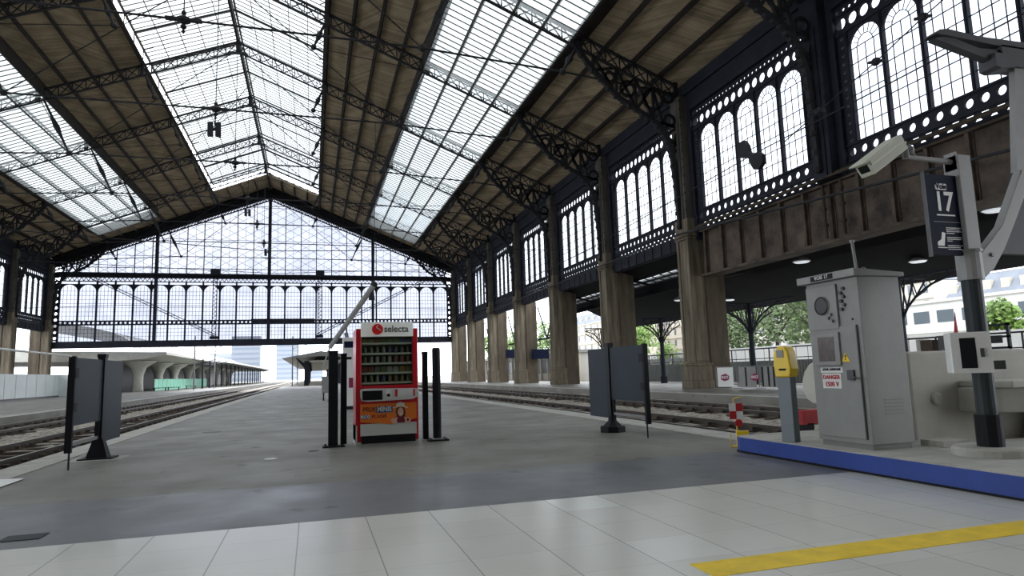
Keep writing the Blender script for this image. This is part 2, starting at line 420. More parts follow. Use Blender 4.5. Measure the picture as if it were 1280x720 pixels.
# ---- roof planks (solid slopes with rooflight gaps)
mb = MB()
def slab(x0, x1, y0, y1, th=.12, dz=0.):
    z0, z1 = RZ(x0)+dz, RZ(x1)+dz
    vs = [(x0,y0,z0),(x1,y0,z1),(x1,y1,z1),(x0,y1,z0),(x0,y0,z0+th),(x1,y0,z1+th),(x1,y1,z1+th),(x0,y1,z0+th)]
    mb.add(vs, [(3,2,1,0),(4,5,6,7),(0,1,5,4),(1,2,6,5),(2,3,7,6),(3,0,4,7)])
for s in (-1, 1):
    X = lambda d: XC + s*d
    for a, b in ((6.8, 13.3), (20.9, 28.2)): slab(X(a), X(b), Y0, YS)
    slab(X(0), X(28.2), YS, YE)
ceil = struct(mb.build('ceiling', PLANK), 'brown boarded ceiling between the rooflights')
pm = MB()
pm.bar((0, Y0, 0), (0, YE, 0), .19, .34)
pmesh = pm.mesh('purlin', PURL); pgrey = pm.mesh('purlin', SKYBAR)
sidepos = []
for k in range(-16, 17):
    d = 1.7*k; ak = abs(k)
    insky = ak in (9, 10, 11)
    if ak in (1, 2, 3): 
        m2 = MB().bar((0, YS, 0), (0, YE, 0), .13, .34).mesh('purlin', PURL)
    else: m2 = pgrey if insky else pmesh
    o = bpy.data.objects.new('purlin', m2); COL.objects.link(o); o.parent = ceil
    z = RZ(XC+d)-.19
    o.location = (XC+d, 0, z); o.rotation_euler[1] = math.atan(SL)*(1 if d > 0 else -1 if d < 0 else 0)
    if insky: o.scale = (.7, 1, .6)
    if ak in (4, 8, 12): o.scale = (1.5, 1, 1.3)
# rooflights
def rooflight(n, s, d0, d1, lift, bars, lab):
    X = lambda d: XC + s*d
    fr = MB(); gb = MB(); gl = MB()
    zl = lambda d: ZR - SL*d + lift
    gl.add([(X(d0), Y0, zl(d0)), (X(d1), Y0, zl(d1)), (X(d1), YS, zl(d1)), (X(d0), YS, zl(d0))], [(0,1,2,3)])
    y = Y0
    while y < YS:
        gb.bar((X(d0), y, zl(d0)-.03), (X(d1), y, zl(d1)-.03), .06, .05); y += .62
    for d in bars: gb.bar((X(d), Y0, zl(d)-.05), (X(d), YS, zl(d)-.05), .05 if lift > 0 else .15, .07)
    if lift > .5:
        for d in ((d1,)):
            fr.bar((X(d), Y0, zl(d)-.06), (X(d), YS, zl(d)-.06), .14, .12)
            y = PY[0]-10.9
            for i in range(-1, 36):
                yy = PY[0] + 2.725*i
                if yy < YS: fr.bar((X(d), yy, RZ(X(d))), (X(d), yy, zl(d)-.1), .07); fr.bar((X(d), yy, zl(d)-.1), (X(d-.7), yy, zl(d-.7)-.12), .06); fr.bar((X(d)-s*.5, yy, RZ(X(d))+.25), (X(d), yy, zl(d)-.5), .05)
                if yy < YS and i % 2: fr.bar((X(d0), yy, zl(d0)-.1), (X(d1), yy, zl(d1)-.1), .09, .12)
        fr.bar((X(d0), YS, zl(d0)), (X(d1), YS, zl(d1)), .1, .14)
        for dd in (0.05, 1.7, 3.4, 5.1): fr.bar((X(dd), YS, RZ(X(dd))), (X(dd), YS, zl(dd)), .05)
        fr.bar((X(d0+.1), Y0, zl(d0+.1)-.15), (X(d0+.1), YS, zl(d0+.1)-.15), .1, .3)
    else:
        fr.bar((X(d0), Y0, zl(d0)+.5), (X(d0), YS, zl(d0)+.5), .08, 1.05)
        e = d1+1.15
        fr.add([(X(d1), Y0, zl(d1)), (X(d1), YS, zl(d1)), (X(e), YS, RZ(X(e))), (X(e), Y0, RZ(X(e))), (X(d1+.1), Y0, zl(d1)-.08), (X(d1+.1), YS, zl(d1)-.08), (X(e+.1), YS, RZ(X(e))-.08), (X(e+.1), Y0, RZ(X(e))-.08)],
               [(0,1,2,3),(7,6,5,4),(0,4,5,1),(1,5,6,2),(2,6,7,3),(3,7,4,0)])
        fr.bar((X(d0), YS, zl(d0)+.5), (X(d1), YS, zl(d1)+.5), .06, 1.05)
    o = struct(fr.build('window_%d' % n, PURL), lab)
    gb.build('glazing_bars', SKYBAR, o); gl.build('glass', GLR if lift > 0 else GLS2, o)
rooflight(1, 1, 13.25, 19.85, -1.0, (14.9, 16.55, 18.2), 'long rooflight in the right roof slope')
rooflight(2, -1, 13.25, 19.85, -1.0, (14.9, 16.55, 18.2), 'long rooflight in the left roof slope')
rooflight(3, 1, 0, 6.8, 1.0, (1.36, 2.72, 4.08, 5.44), 'raised ridge rooflight, right half')
rooflight(4, -1, 0, 6.8, 1.0, (1.36, 2.72, 4.08, 5.44), 'raised ridge rooflight, left half')

# ---- roof trusses
def truss_parts(parent):
    for s in (1, -1):
        X = lambda d: s*d
        T = lambda d: -SL*d - .38
        B = lambda d: -SL*d - 1.22
        m = MB(); de = 26.4
        m.bar((0, 0, T(0)), (X(de), 0, T(de)), .22, .10).bar((0, 0, B(0)), (X(de), 0, B(de)), .20, .08)
        n = 30
        for i in range(n):
            a, b = de*i/n, de*(i+1)/n
            m.bar((X(a), 0, T(a)), (X(b), 0, B(b)), .06, .06).bar((X(a), 0, B(a)), (X(b), 0, T(b)), .06, .06).bar((X(b), 0, T(b)), (X(b), 0, B(b)), .07, .07)
        for k in (0, 4, 8, 12, 16):
            d = 1.7*k
            if d < de: m.bar((X(d), 0, T(d)+.1), (X(d), 0, B(d)-.02), .24, .34)
        if s == 1: m.bar((-.7, 0, B(.3)), (.7, 0, B(.3)), .18, .16)
        m.build('rafter', IRON, parent)
        # curved lattice bracket at the eave
        cv = [(26.2, -19.6), (26.1, -17.2), (25.95, -15.4), (25.6, -14.2), (24.9, -13.4), (23.8, -12.8), (22.6, -12.1), (21.2, -10.7), (20.2, B(20.2))]
        m = MB(); P = [Vector((X(a), 0, b)) for a, b in cv]
        m.chain(P, .26, .22, (0, 1, 0)).bar((X(26.45), 0, -19.8), (X(26.45), 0, -10.9), .26, .12)
        for i, p in enumerate(P[:-1]):
            q = P[i+1]
            tp = Vector((p.x, 0, B(abs(p.x)))) if i > 3 else Vector((X(26.4), 0, p.z+.5))
            tq = Vector((q.x, 0, B(abs(q.x)))) if i > 2 else Vector((X(26.4), 0, q.z+.4))
            m.bar(p, tq, .13, .16).bar(q, tp, .13, .16).bar(p, tp, .12, .14)
        for c in ((24.9, -12.1, .62), (23.3, -11.6, .45), (25.9, -13.3, .34), (25.9, -11.9, .3), (22.2, -11.0, .3)):
            for i in range(12):
                a, b = 2*PI*i/12, 2*PI*(i+1)/12
                m.bar((X(c[0]+c[2]*math.cos(a)), 0, c[1]+c[2]*math.sin(a)), (X(c[0]+c[2]*math.cos(b)), 0, c[1]+c[2]*math.sin(b)), .16, .13, (0, 1, 0))
        for i in range(len(P)-1):          # leaf bumps along the inner edge
            for t in (0, .33, .66):
                p = P[i].lerp(P[i+1], t); m.sphere((p.x-s*.08, 0, p.z-.05), .17, 6, 4)
        m.build('eave_bracket', IRON, parent)
        # struts
        m = MB()
        def fish(a, b):
            a = Vector(a); b = Vector(b); mid = a.lerp(b, .5)
            m.tube(a, a.lerp(b, .3), .07, 6, .10).tube(a.lerp(b, .3), mid, .10, 6, .22).tube(mid, a.lerp(b, .7), .22, 6, .10).tube(a.lerp(b, .7), b, .10, 6, .06)
            m.sphere(b, .2, 8, 6)
        fish((X(13.2), 0, B(13.2)), (X(11.4), 0, -10.55)); m.build('strut', IRON, parent); m = MB()
        fish((X(6.6), 0, B(6.6)), (X(5.9), 0, -5.65)); m.build('strut', IRON, parent); m = MB()
        fish((X(20.2), 0, B(20.2)), (X(19.3), 0, -11.0)); m.build('strut', IRON, parent)
        m = MB()
        m.tube((X(.4), 0, B(.3)-.05), (X(11.4), 0, -10.55), .035, 6)
        m.tube((X(11.4), 0, -10.55), (X(13.4), 0, B(13.4)), .03, 6)
        m.tube((X(5.9), 0, -5.65), (X(12.9), 0, B(12.9)), .025, 6)
        m.build('tension_rod', IRON, parent)
    m = MB()
    pts = [(-26.3, 0, -11.6), (-19.3, 0, -11.0), (-11.4, 0, -10.55), (0, 0, -10.5), (11.4, 0, -10.55), (19.3, 0, -11.0), (26.3, 0, -11.6)]
    for a, b in zip(pts, pts[1:]): m.tube(a, b, .055, 6)
    m.build('tie_rod', IRON, parent)
    m = MB().tube((0, 0, B0), (0, 0, -10.4), .03, 6).build('hanger_rod', IRON, parent)
    m = MB().lathe([(.03,-11.2),(.09,-11.1),(.04,-11.0),(.14,-10.9),(.14,-10.82),(.06,-10.72),(.32,-10.58),(.32,-10.46),(.08,-10.3),(.12,-10.15),(.04,-10.0)], (0,0,0), 10)
    m.bar((-.8, 0, -10.5), (.8, 0, -10.5), .2, .14)
    m.build('pendant', IRON, parent)
B0 = -1.4
ordn = ['nearest', 'second', 'third', 'fourth', 'fifth', 'sixth', 'seventh', 'eighth']
t0 = empty('roof_truss', (XC, PY[1], ZR)); truss_parts(t0)
tag(t0, 'iron lattice roof truss nearest the viewer, above the top right windows', 'roof truss', 'lattice trusses of the train shed roof')
for k in range(2, 9):
    t = copy_tree(t0); t.location = (XC, PY[k], ZR)
    t['label'] = 'iron lattice roof truss with tie rods, %s from the front of the hall' % ordn[k-1]

# ---- piers (right and left)
def pier(full=True):
    p = empty('pier')
    if full:
        m = MB(); m.box(0.03, .9, -.64, .64, 1.5, 8.4)
        for y in (-.5, .5): m.box(-.03, .03, y-.12, y+.12, 1.5, 8.4)
        m.build('shaft', STONE, p, bevel=.03)
        m = MB(); m.box(-.12, 1.0, -.80, .80, 0, .45).box(-.09, .98, -.75, .75, .45, 1.25).box(-.13, 1.0, -.79, .79, 1.25, 1.38).box(-.05, .95, -.70, .70, 1.38, 1.5)
        m.build('base', STONE, p, bevel=.03)
        MB().box(.9, 2.1, -.75, .75, 0, 8.4).build('rear_shaft', STONER, p, bevel=.02)
        m = MB(); m.box(-.05, .9, -.70, .70, 8.4, 8.55).box(-.09, .95, -.75, .75, 8.55, 8.7).box(-.02, .75, -.66, .66, 8.7, 9.6)
        m.build('capital', STONE, p, bevel=.03)
    z0 = 9.6 if full else 8.8
    m = MB().box(.06, .5, -.5, .5, z0, 16.9).box(.0, .06, -.3, .3, z0, 15.4)
    m.build('upper_shaft', UPIER if full else IRONB, p)
    m = MB().box(.5, 1.0, -.82, .82, z0-(1.25 if full else 0), 16.9)
    for z in [z0+.5*i for i in range(1, 15)]:
        for y in (-.5, .5): m.sphere((.06, y, z), .05, 6, 4)
    m.build('rear_plate', IRONB, p)
    return p
p0 = pier()
PX = 20.25
rn = ['first', 'second', 'third', 'fourth', 'fifth', 'sixth', 'seventh']
first = True
for i, k in enumerate(range(2, 9)):
    p = p0 if first else copy_tree(p0); first = False
    p.location = (PX, PY[k], 0)
    tag(p, 'tall sooty stone pier of the right side, %s counted from the front' % rn[i], 'pillar', 'stone piers of the hall')
for k, lab in ((7, 'tall stone pier at the left frame edge, behind the white hoarding'), (8, 'weathered stone pier at the left corner of the glazed gable'), (6, 'tall stone pier of the left side, just outside the left frame edge')):
    p = copy_tree(p0); p.location = (-12-PX, PY[k], 0); p.rotation_euler[2] = PI; p['label'] = lab
pu = pier(False); pu.location = (PX, PY[1], 0)
tag(pu, 'dark iron pier standing on the brown girder, between the two largest windows', 'pillar')

# ---- side windows
def side_window(n, loc, rz, glassmat=GLS):
    HW = 4.66; d0, d1 = -.12, .12
    fr = MB()
    # bottom zigzag strip
    fr.box(d0, d1, -HW, HW, 9.28, 9.36).box(d0-.05, d1+.05, -HW, HW, 8.82, 8.92)
    y = -HW; st = HW*2/18
    for i in range(18):
        fr.bar((0, y, 8.92), (0, y+st/2, 9.28), .12, .08, (1,0,0)).bar((0, y+st/2, 9.28), (0, y+st, 8.92), .12, .08, (1,0,0)); y += st
    # circle band
    n1 = 17; c = HW*2/n1
    for i in range(n1): fr.holed(-HW+c*(i+.5), 9.67, c/2, .31, .165, -.05, .05)
    fr.box(d0, d1, -HW, HW, 9.94, 10.02)
    # top bands
    n2 = 16; c = HW*2/n2
    for i in range(n2): fr.holed(-HW+c*(i+.5), 15.17, c/2, .36, .245, -.05, .05)
    n3 = 30; c = HW*2/n3
    for i in range(n3): fr.holed(-HW+c*(i+.5), 15.74, c/2, .21, .10, -.05, .05, n=8)
    fr.box(d0, d1, -HW, HW, 14.68, 14.82).box(d0, d1, -HW, HW, 15.50, 15.56).box(-.25, .25, -HW-.1, HW+.1, 15.95, 17.75)
    # side perforated pilasters
    for s in (-1, 1):
        nn = 13; h = (14.7-10.0)/nn
        for i in range(nn): fr.holed(s*(HW-.26), 10.0+h*(i+.5), .26, h/2, .085, -.05, .05, n=8)
    iw = (HW-.52)*2/5
    # arches
    for j in range(5):
        y0 = -(HW-.52)+j*iw; cy = y0+iw/2; r = iw/2-.07; zs = 14.66-r-.05
        N = 12
        for i in range(N):
            a, b = PI*i/N, PI*(i+1)/N
            p = [(cy-r*math.cos(a), zs+r*math.sin(a)), (cy-r*math.cos(b), zs+r*math.sin(b)), (cy-r*math.cos(b), 14.7), (cy-r*math.cos(a), 14.7)]
            fr.prism(p, -.05, .05, 'yz')
        for s in (-1, 1):
            pass
    o = struct(fr.build('window_%d' % n, IRONB)); o.location = loc; o.rotation_euler[2] = rz
    mu = MB().box(-.09, .09, -.07, .07, 10.0, 14.7).box(-.13, .0, -.03, .03, 10.0, 14.7).mesh('mullion', IRONB)
    for j in range(6):
        q = bpy.data.objects.new('mullion', mu); COL.objects.link(q); q.parent = o; q.location = (0, -(HW-.52)+j*iw, 0)
    g = MB()
    for j in range(5):
        y0 = -(HW-.52)+j*iw; cy = y0+iw/2; r = iw/2-.07
        for i in (1, 2, 3): g.bar((0, y0+iw*i/4, 10.0), (0, y0+iw*i/4, 13.85), .03, .03)
        for z in (10.66, 11.3, 11.94, 12.58, 13.22, 13.86): g.bar((0, y0, z), (0, y0+iw, z), .03, .035)
        for i in range(8):
            a, b = PI*i/8, PI*(i+1)/8; rr = r*.5
            g.bar((0, cy-rr*math.cos(a), 13.86+rr*math.sin(a)), (0, cy-rr*math.cos(b), 13.86+rr*math.sin(b)), .03)
            if i: g.bar((0, cy-rr*math.cos(a), 13.86+rr*math.sin(a)), (0, cy-r*math.cos(a), 13.86+r*math.sin(a)), .025)
    g.build('glazing_bars', IRONB, o)
    MB().add([(.06, -HW, 8.9), (.06, HW, 8.9), (.06, HW, 15.95), (.06, -HW, 15.95)], [(0,1,2,3)]).build('glass', glassmat, o)
    return o
w0 = side_window(5, (XW, (PY[1]+PY[2])/2, 0), 0)
idx = 6
for k in [0] + list(range(2, 8)):
    c = copy_tree(w0); c.name = 'window_%d' % idx; idx += 1; c.location = (XW, (PY[k]+PY[k+1])/2, 0)
c = copy_tree(w0); c.name = 'window_%d' % idx; idx += 1; c.location = (XW, PY[0]-5.45, 0)
for k in range(-1, 8):
    c = copy_tree(w0); c.name = 'window_%d' % idx; idx += 1; c.location = (-12-XW, PY[0]+10.9*k+5.45, 0); c.rotation_euler[2] = PI
# unseen head building behind the viewer, added to cut the light from behind
m = MB().box(-34, 22, -14.6, -14, 0, 30)
struct(m.build('wall_back', STONEB))
struct(MB().box(-34, 22, -14.6, Y0+.2, 28.9, 29.3).box(21.4, 22, -14, -.3, 9, 29).box(-34, -33.4, -14, -.3, 0, 29).build('ceiling_front', PLANK))
# eave wall over and beams under the windows
for sx, nm in ((1, 'wall_right'), (-1, 'wall_left')):
    X = lambda d: XC + sx*d
    a, b = sorted((X(26.75), X(27.3)))
    for k in range(1, 8) if sx > 0 else range(0, 8):
        y0, y1 = PY[k]+.83, PY[k+1]-.83
        if sx < 0 or k >= 2:
            m = MB().box(a, b, y0, y1, 8.1, 8.86)
            for i in range(9): 
                yy = y0+.2+i*(y1-y0-.4)/8; q = a-.05 if sx > 0 else b+.05
                m.box(min(q, (a+b)/2), max(q, (a+b)/2), yy-.05, yy+.05, 8.1, 8.8)
            struct(m.build('lintel', IRONB))
    a2, b2 = sorted((X(26.6), X(28.2)))
    struct(MB().box(a2, b2, Y0, YE, 16.95, 17.6).build('eave_beam', IRONB))
# brown transfer girder
o = MB(); o.box(21.1, 21.6, -6, PY[2]-.75, 6.3, 8.8).box(20.85, 21.8, -6, PY[2]-.75, 6.22, 6.34).box(20.85, 21.8, -6, PY[2]-.75, 8.72, 8.82)
g = struct(o.build('riveted_girder', GIRD), 'brown riveted girder below the large windows')
rb = MB().box(-.2, 0, -.07, .07, 6.34, 8.72).box(-.04, 0, -.13, .13, 6.34, 8.72).mesh('stiffener', GIRD)
y = PY[2]-1.2
while y > 2:
    q = bpy.data.objects.new('stiffener', rb); COL.objects.link(q); q.parent = g; q.location = (21.1, y, 0); y -= 1.55
m = MB()
for yy in [PY[2]-1 - .775*i for i in range(40)]:
    m.sphere((20.85, yy, 6.28), .03, 6, 4)
m.build('rivet_row', GIRD, g)
for y in (PY[1]-.5, PY[1]+.5):
    q = MB().tube((20.7, y, 8.7), (20.7, y, 6.4), .07, 8); 
    for z in (6.9, 7.6, 8.3): q.tube((20.7, y, z), (20.7, y, z+.12), .12, 8)
    q.build('drain_pipe', STONEB, g)
tag(MB().tube((20.3, 4, 8.85), (20.3, PY[1]+9.5, 8.85), .06, 8).tube((20.45, 4, 8.98), (20.45, PY[1]+9.5, 8.98), .03, 6).build('service_pipe', STONEB), 'long grey pipe along the top of the brown girder', 'pipe')

# ---- glazed gable
def clip(p, q, planes):
    t0, t1 = 0., 1.; dx, dz = q[0]-p[0], q[1]-p[1]
    for a, b, c in planes:                       # a*x+b*z<=c
        den = a*dx+b*dz; num = c-(a*p[0]+b*p[1])
        if abs(den) < 1e-9:
            if num < 0: return None
        elif den > 0: t1 = min(t1, num/den)
        else: t0 = max(t0, num/den)
    if t1-t0 < .004: return None
    return (p[0]+dx*t0, p[1]+dz*t0), (p[0]+dx*t1, p[1]+dz*t1)
GL, GR = XC-25.75, XC+25.75
off = 1.75
planes = [(SL, 1, ZR-off+SL*XC), (-SL, 1, ZR-off-SL*XC), (1, 0, GR), (-1, 0, -GL), (0, -1, -16.0)]
fr = MB(); Y = YG
fr.box(GL-.6, GR+.6, Y-.3, Y+.3, 5.95, 6.85).box(GL-.6, GR+.6, Y-.35, Y+.25, 15.35, 15.95)
fr.box(GL, GR, Y-.1, Y+.1, 14.78, 14.9).box(GL, GR, Y-.1, Y+.1, 14.38, 14.46).box(GL, GR, Y-.1, Y+.1, 8.95, 9.05).box(GL, GR, Y-.1, Y+.1, 9.5, 9.6)
# verge
for s in (-1, 1):
    x1 = XC+s*26.6
    for (dz, hh, ww) in ((-.75, 1.4, .5), (-off-.15, .12, .3)):
        fr.bar((XC, Y, ZR+dz), (x1, Y, RZ(x1)+dz), ww, hh)
    n = 62
    for i in range(n):
        a, b = XC+s*26.2*i/n, XC+s*26.2*(i+.5)/n; c = XC+s*26.2*(i+1)/n
        fr.bar((a, Y, RZ(a)-1.45), (b, Y, RZ(b)-1.85), .1, .09).bar((b, Y, RZ(b)-1.85), (c, Y, RZ(c)-1.45), .1, .09)
    m1 = sorted((XC+s*25.7, XC+s*26.4)); 
    for i in range(10): fr.holed((m1[0]+m1[1])/2, 7.2+.8*i+.1, .35, .4, .2, Y-.1, Y+.1, 'xz', 8)
pit = 51.5/24
for i in range(24):
    x0 = GL+pit*i; cx = x0+pit/2; r = pit/2-.1; zs = 14.38-r
    for k in range(8):
        a, b = PI*k/8, PI*(k+1)/8
        fr.prism([(cx-r*math.cos(a), zs+r*math.sin(a)), (cx-r*math.cos(b), zs+r*math.sin(b)), (cx-r*math.cos(b), 14.4), (cx-r*math.cos(a), 14.4)], Y-.06, Y+.06, 'xz')
    for q in range(4): fr.holed(x0+pit*(q+.5)/4, 9.275, pit/8, .24, .16, Y-.05, Y+.05, 'xz', 8)
    for q in range(4):
        a = x0+pit*q/4; fr.bar((a, Y, 14.9), (a+pit/8, Y, 15.35), .07, .07).bar((a+pit/8, Y, 15.35), (a+pit/4, Y, 14.9), .07, .07)
gab = struct(fr.build('window_40', IRONB), 'glazed iron gable closing the hall')
mm = MB().box(-.10, .10, -.12, .12, 6.8, 14.9).mesh('mullion', IRONB)
for i in range(25):
    x = GL+pit*i
    q = bpy.data.objects.new('mullion', mm); COL.objects.link(q); q.parent = gab; q.location = (x, Y, 0)
for x, wdt in ((-20.45, .34), (-6.0, .42), (8.5, .34)):
    MB().box(x-wdt/2, x+wdt/2, Y-.45, Y+.2, 6.8, RZ(x)-1.5).build('post', IRONB, gab)
for x in (-13.0, .95):
    m = MB().bar((x-.25, Y-.6, 6.9), (x-.25, Y-.6, 16.2), .1).bar((x+.25, Y-.6, 6.9), (x+.25, Y-.6, 16.2), .1)
    for i in range(16): m.bar((x-.25, Y-.6, 7+.57*i), (x+.25, Y-.6, 7.28+.57*i), .06).bar((x+.25, Y-.6, 7.28+.57*i), (x-.25, Y-.6, 7.57+.57*i), .06)
    m.box(x-.6, x+.6, Y-.9, Y-.3, 15.9, 16.6).box(x-.5, x+.5, Y-.9, Y-.3, 6.9, 7.3)
    m.build('lattice_post', IRONB, gab)
g = MB()
def gl2(p, q, w_): 
    c = clip(p, q, planes)
    if c: g.bar((c[0][0], Y, c[0][1]), (c[1][0], Y, c[1][1]), w_)
for i in range(1, 24): gl2((GL+pit*i, 15.9), (GL+pit*i, 30), .11)
for i in range(24): gl2((GL+pit*(i+.5), 15.9), (GL+pit*(i+.5), 30), .03)
t = .57
for k in range(-40, 60):
    z = 16+1.22*k
    gl2((GL, z), (GR, z+t*(GR-GL)), .035); gl2((GL, z+t*40), (GR, z+t*40-t*(GR-GL)), .035)
    if k % 2 == 0: gl2((GL, z), (GR, z), .05)
for i in range(24):
    x0 = GL+pit*i
    for q in (1, 2, 3, 4): g.bar((x0+pit*q/5, Y, 6.8), (x0+pit*q/5, Y, 14.2), .035)
for z in (7.45, 7.95, 8.45, 10.2, 10.75, 11.3, 11.85, 12.4, 12.95, 13.5): g.bar((GL, Y, z), (GR, Y, z), .035)
g.build('glazing_bars', IRONB, gab)
gp = MB(); zt = lambda x: RZ(x)-1.5
gp.add([(GL, Y+.03, 6.8), (GR, Y+.03, 6.8), (GR, Y+.03, zt(GR)), (XC, Y+.03, zt(XC)), (GL, Y+.03, zt(GL))], [(0,1,2,3,4)])
gp.build('glass', GLG, gab)
MB().box(-8.3, .35-.1, Y-.2, Y-.1, 8.95, 9.7).build('spandrel_panel', IRONB, gab)
# wind braces and gallery in front of the gable
m = MB()
for a, b in (((-31.0, 16.3), (19, 16.3)),):
    m.box(-31.4, 19.4, Y-1.1, Y-.95, 16.55, 16.62)
    for i in range(24): m.box(GL+pit*i-.02, GL+pit*i+.02, Y-1.08, Y-1.02, 15.95, 16.6)
m.box(-31.6, 19.6, Y-1.15, Y-.3, 15.75, 15.9)
m.build('gallery', IRONB, gab)
for a, b in (((-28.2, 15.2), (-12.6, 7.1)), ((16.2, 15.2), (.6, 7.1))):
    m = MB()
    for dz in (0, .35): m.bar((a[0], Y-1.0, a[1]+dz), (b[0], Y-1.0, b[1]+dz), .09, .09)
    for i in range(24):
        t1, t2 = i/24, (i+1)/24
        m.bar((a[0]+(b[0]-a[0])*t1, Y-1.0, a[1]+(b[1]-a[1])*t1), (a[0]+(b[0]-a[0])*t2, Y-1.0, a[1]+(b[1]-a[1])*t2+.35), .05)
    m.build('wind_brace', IRONB, gab)

# ---- overhead wires and hanging clamps
def wire(pts, r, lab, nm='overhead_wire'):
    m = MB()
    for a, b in zip(pts, pts[1:]): m.tube(a, b, r, 5)
    return tag(m.build(nm, IRON), lab, 'wire')
wire([(-33, 50, 12.4), (-3.2, 50, 10.5), (20.3, 50, 11.2)], .03, 'thin span wire crossing the hall below the tie rods in mid distance')
wire([(-33, 72, 13.4), (-4, 72, 12.2), (20.3, 72, 13.2)], .03, 'thin span wire crossing in front of the glazed gable')
wire([(-6.2, 45, 18.4), (-6.25, 45, 17.9), (-3.8, 45, 21.5)], .025, 'short wire holding the grey clamp below the left ridge light')
wire([(19.08, 2, 10.9), (19.08, 24.34, 10.70), (XW-1.2, 44, 10.2), (XW-1.2, 98, 9.4)], .028, 'cable with insulators stretched across the right windows')
wire([(XW-1.35, 4, 6.6), (XW-1.35, PY[2]-.8, 8.6), (XW-1.35, 60, 8.4), (XW-1.35, 98, 7.6)], .06, 'sagging dark cable looped from pier to pier on the right', 'cable')
wire([(-33, 82, 9.5), (-20, 82, 9.9), (19, 82, 9.4)], .03, 'lower span wire in front of the arched gable lights')
wire([(-33, 50, 15.2), (-4.6, 50, 13.75), (20.3, 50, 15.0)], .022, 'thin upper span wire before the glazed gable holding a small clamp')
def clamp(loc, s, lab, rz=0.):
    m = MB()
    for sx in (-1, 1):
        m.prism([(sx*.28-.2, -.55), (sx*.28+.2, -.6), (sx*.28+.16, .6), (sx*.28-.22, .55)], -.12, .12, 'xz')
    m.bar((-.3, 0, 0), (.3, 0, 0), .1, .18).bar((0, 0, .05), (0, 0, .9), .05)
    o = m.build('wire_clamp', IRON); o.location = loc; o.scale = (s, s, s); o.rotation_euler[2] = rz
    return tag(o, lab, 'wire clamp')
clamp((-6.28, 45, 17.6), .85, 'dark H shaped clamp hanging below the ridge rooflight')
clamp((-3.2, 50, 10.4), .45, 'small dark clamp hanging in front of the gable, lower one right of centre')
clamp((-4.6, 50, 13.3), .45, 'small dark clamp hanging high in front of the gable peak')
TENS = .62
m = MB(); bow = [(-.60, .12), (-.42, .30), (-.22, .22), (-.08, .08), (.12, .06), (.30, .20), (.48, .18), (.60, .0), (.52, -.22), (.34, -.30), (.16, -.22), (.02, -.10), (-.16, -.12), (-.34, -.20), (-.54, -.10)]
m.prism([(-1.75*a, 1.6*b) for a, b in bow], -.1, .1, 'yz'); o = m.build('wire_tensioner', IRON); o.location = (19.08, 24.34, 10.70); o.rotation_euler[0] = TENS
tag(o, 'dark two lobed wire tensioner hanging before the second large window', 'tensioner')
for i, (y, z) in enumerate(((17.6, 12.0), (15.6, 12.6), (20.5, 11.3))):
    o = MB().tube((0, -.3, -.1), (0, .3, .1), .06, 8).lathe([(.12,-.12),(.16,0),(.12,.12)], (0,0,0), 8, 'y').build('insulator', IRON); o.location = (XW-1.5, y, z)
    tag(o, ['ribbed insulator in the middle of the nearest large window', 'ribbed insulator at the right of the nearest large window', 'ribbed insulator at the left of the nearest large window'][i], 'insulator', 'insulators on the window cable')
wire([(XW-1.5, 22.6, 10.75), (XW-1.5, 20.5, 11.3), (XW-1.5, 17.6, 12.0), (XW-1.5, 15.6, 12.6), (XW-1.5, 11, 13.7)], .025, 'cable rising across the nearest large window')
# boom
bt = empty('lifting_boom', (1.07, 45, 3.16)); tag(bt, 'slanting pale grey boom hanging over the platform left of the vending machine', 'boom')
MB().tube((0,0,0), (2.88, 0, 4.19), .16, 10, .2).build('tube', GREYM, bt)
MB().tube((-.44, 0, -1.41), (0, 0, 0), .05, 8).sphere((-.1, 0, -.3), .12, 8, 6).build('tip_rod', GREYM, bt)
MB().sphere((2.9, 0, 4.25), .24, 10, 8).tube((2.75, 0, 4.2), (2.75, 0, 3.2), .1, 8, .22).build('pulley', IRON, bt)
MB().tube((1.05, 0, 1.0), (1.15, 0, .55), .13, 8).tube((.95, 0, 1.15), (1.05, 0, 1.4), .05, 6).build('counterweight', GREYD, bt)
MB().tube((2.9, 0, 4.3), (2.9, -1.7, 15.1), .02, 5).build('hanger_cable', IRON, bt)

# ---- aisle behind the right piers
m = MB()
m.prism([(24.2, 7.3), (29.5, 5.1), (29.5, 5.35), (24.2, 7.9)], 5, 58, 'xz')
m.prism([(21.32, 8.15), (23.0, 7.7), (23.0, 7.85), (21.32, 8.3)], PY[2]-.9, 58, 'xz')
m.prism([(21.7, 7.45), (24.2, 6.35), (24.2, 6.5), (21.7, 7.7)], 5, PY[2]-.9, 'xz')
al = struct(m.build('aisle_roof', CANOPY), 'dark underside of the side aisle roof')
m = MB()
for x in (23.0, 23.6, 24.2): m.bar((x, PY[2], 8.0-.25*(x-21.75)), (x, 58, 8.0-.25*(x-21.75)), .1, .15)
for i in range(24): m.bar((23.0, PY[2]+1.1*i, 7.68), (24.2, PY[2]+1.1*i, 7.39), .05, .06)
ag = struct(m.build('window_30', IRON), 'glazed strip of the side aisle roof'); MB().add([(23.0, PY[2], 7.74), (24.2, PY[2], 7.44), (24.2, 58, 7.44), (23.0, 58, 7.74)], [(0,1,2,3)]).build('glass', GLR, ag)
m = MB().box(24.15, 24.35, PY[2], 58, 6.6, 7.35)
for k in range(2, 5): m.bar((22.4, PY[k], 6.4), (24.3, PY[k], 6.9), .2, .25).bar((21.8, PY[k], 7.8), (24.3, PY[k], 7.3), .12, .15)
m.build('valley_beam', CANOPY, al)
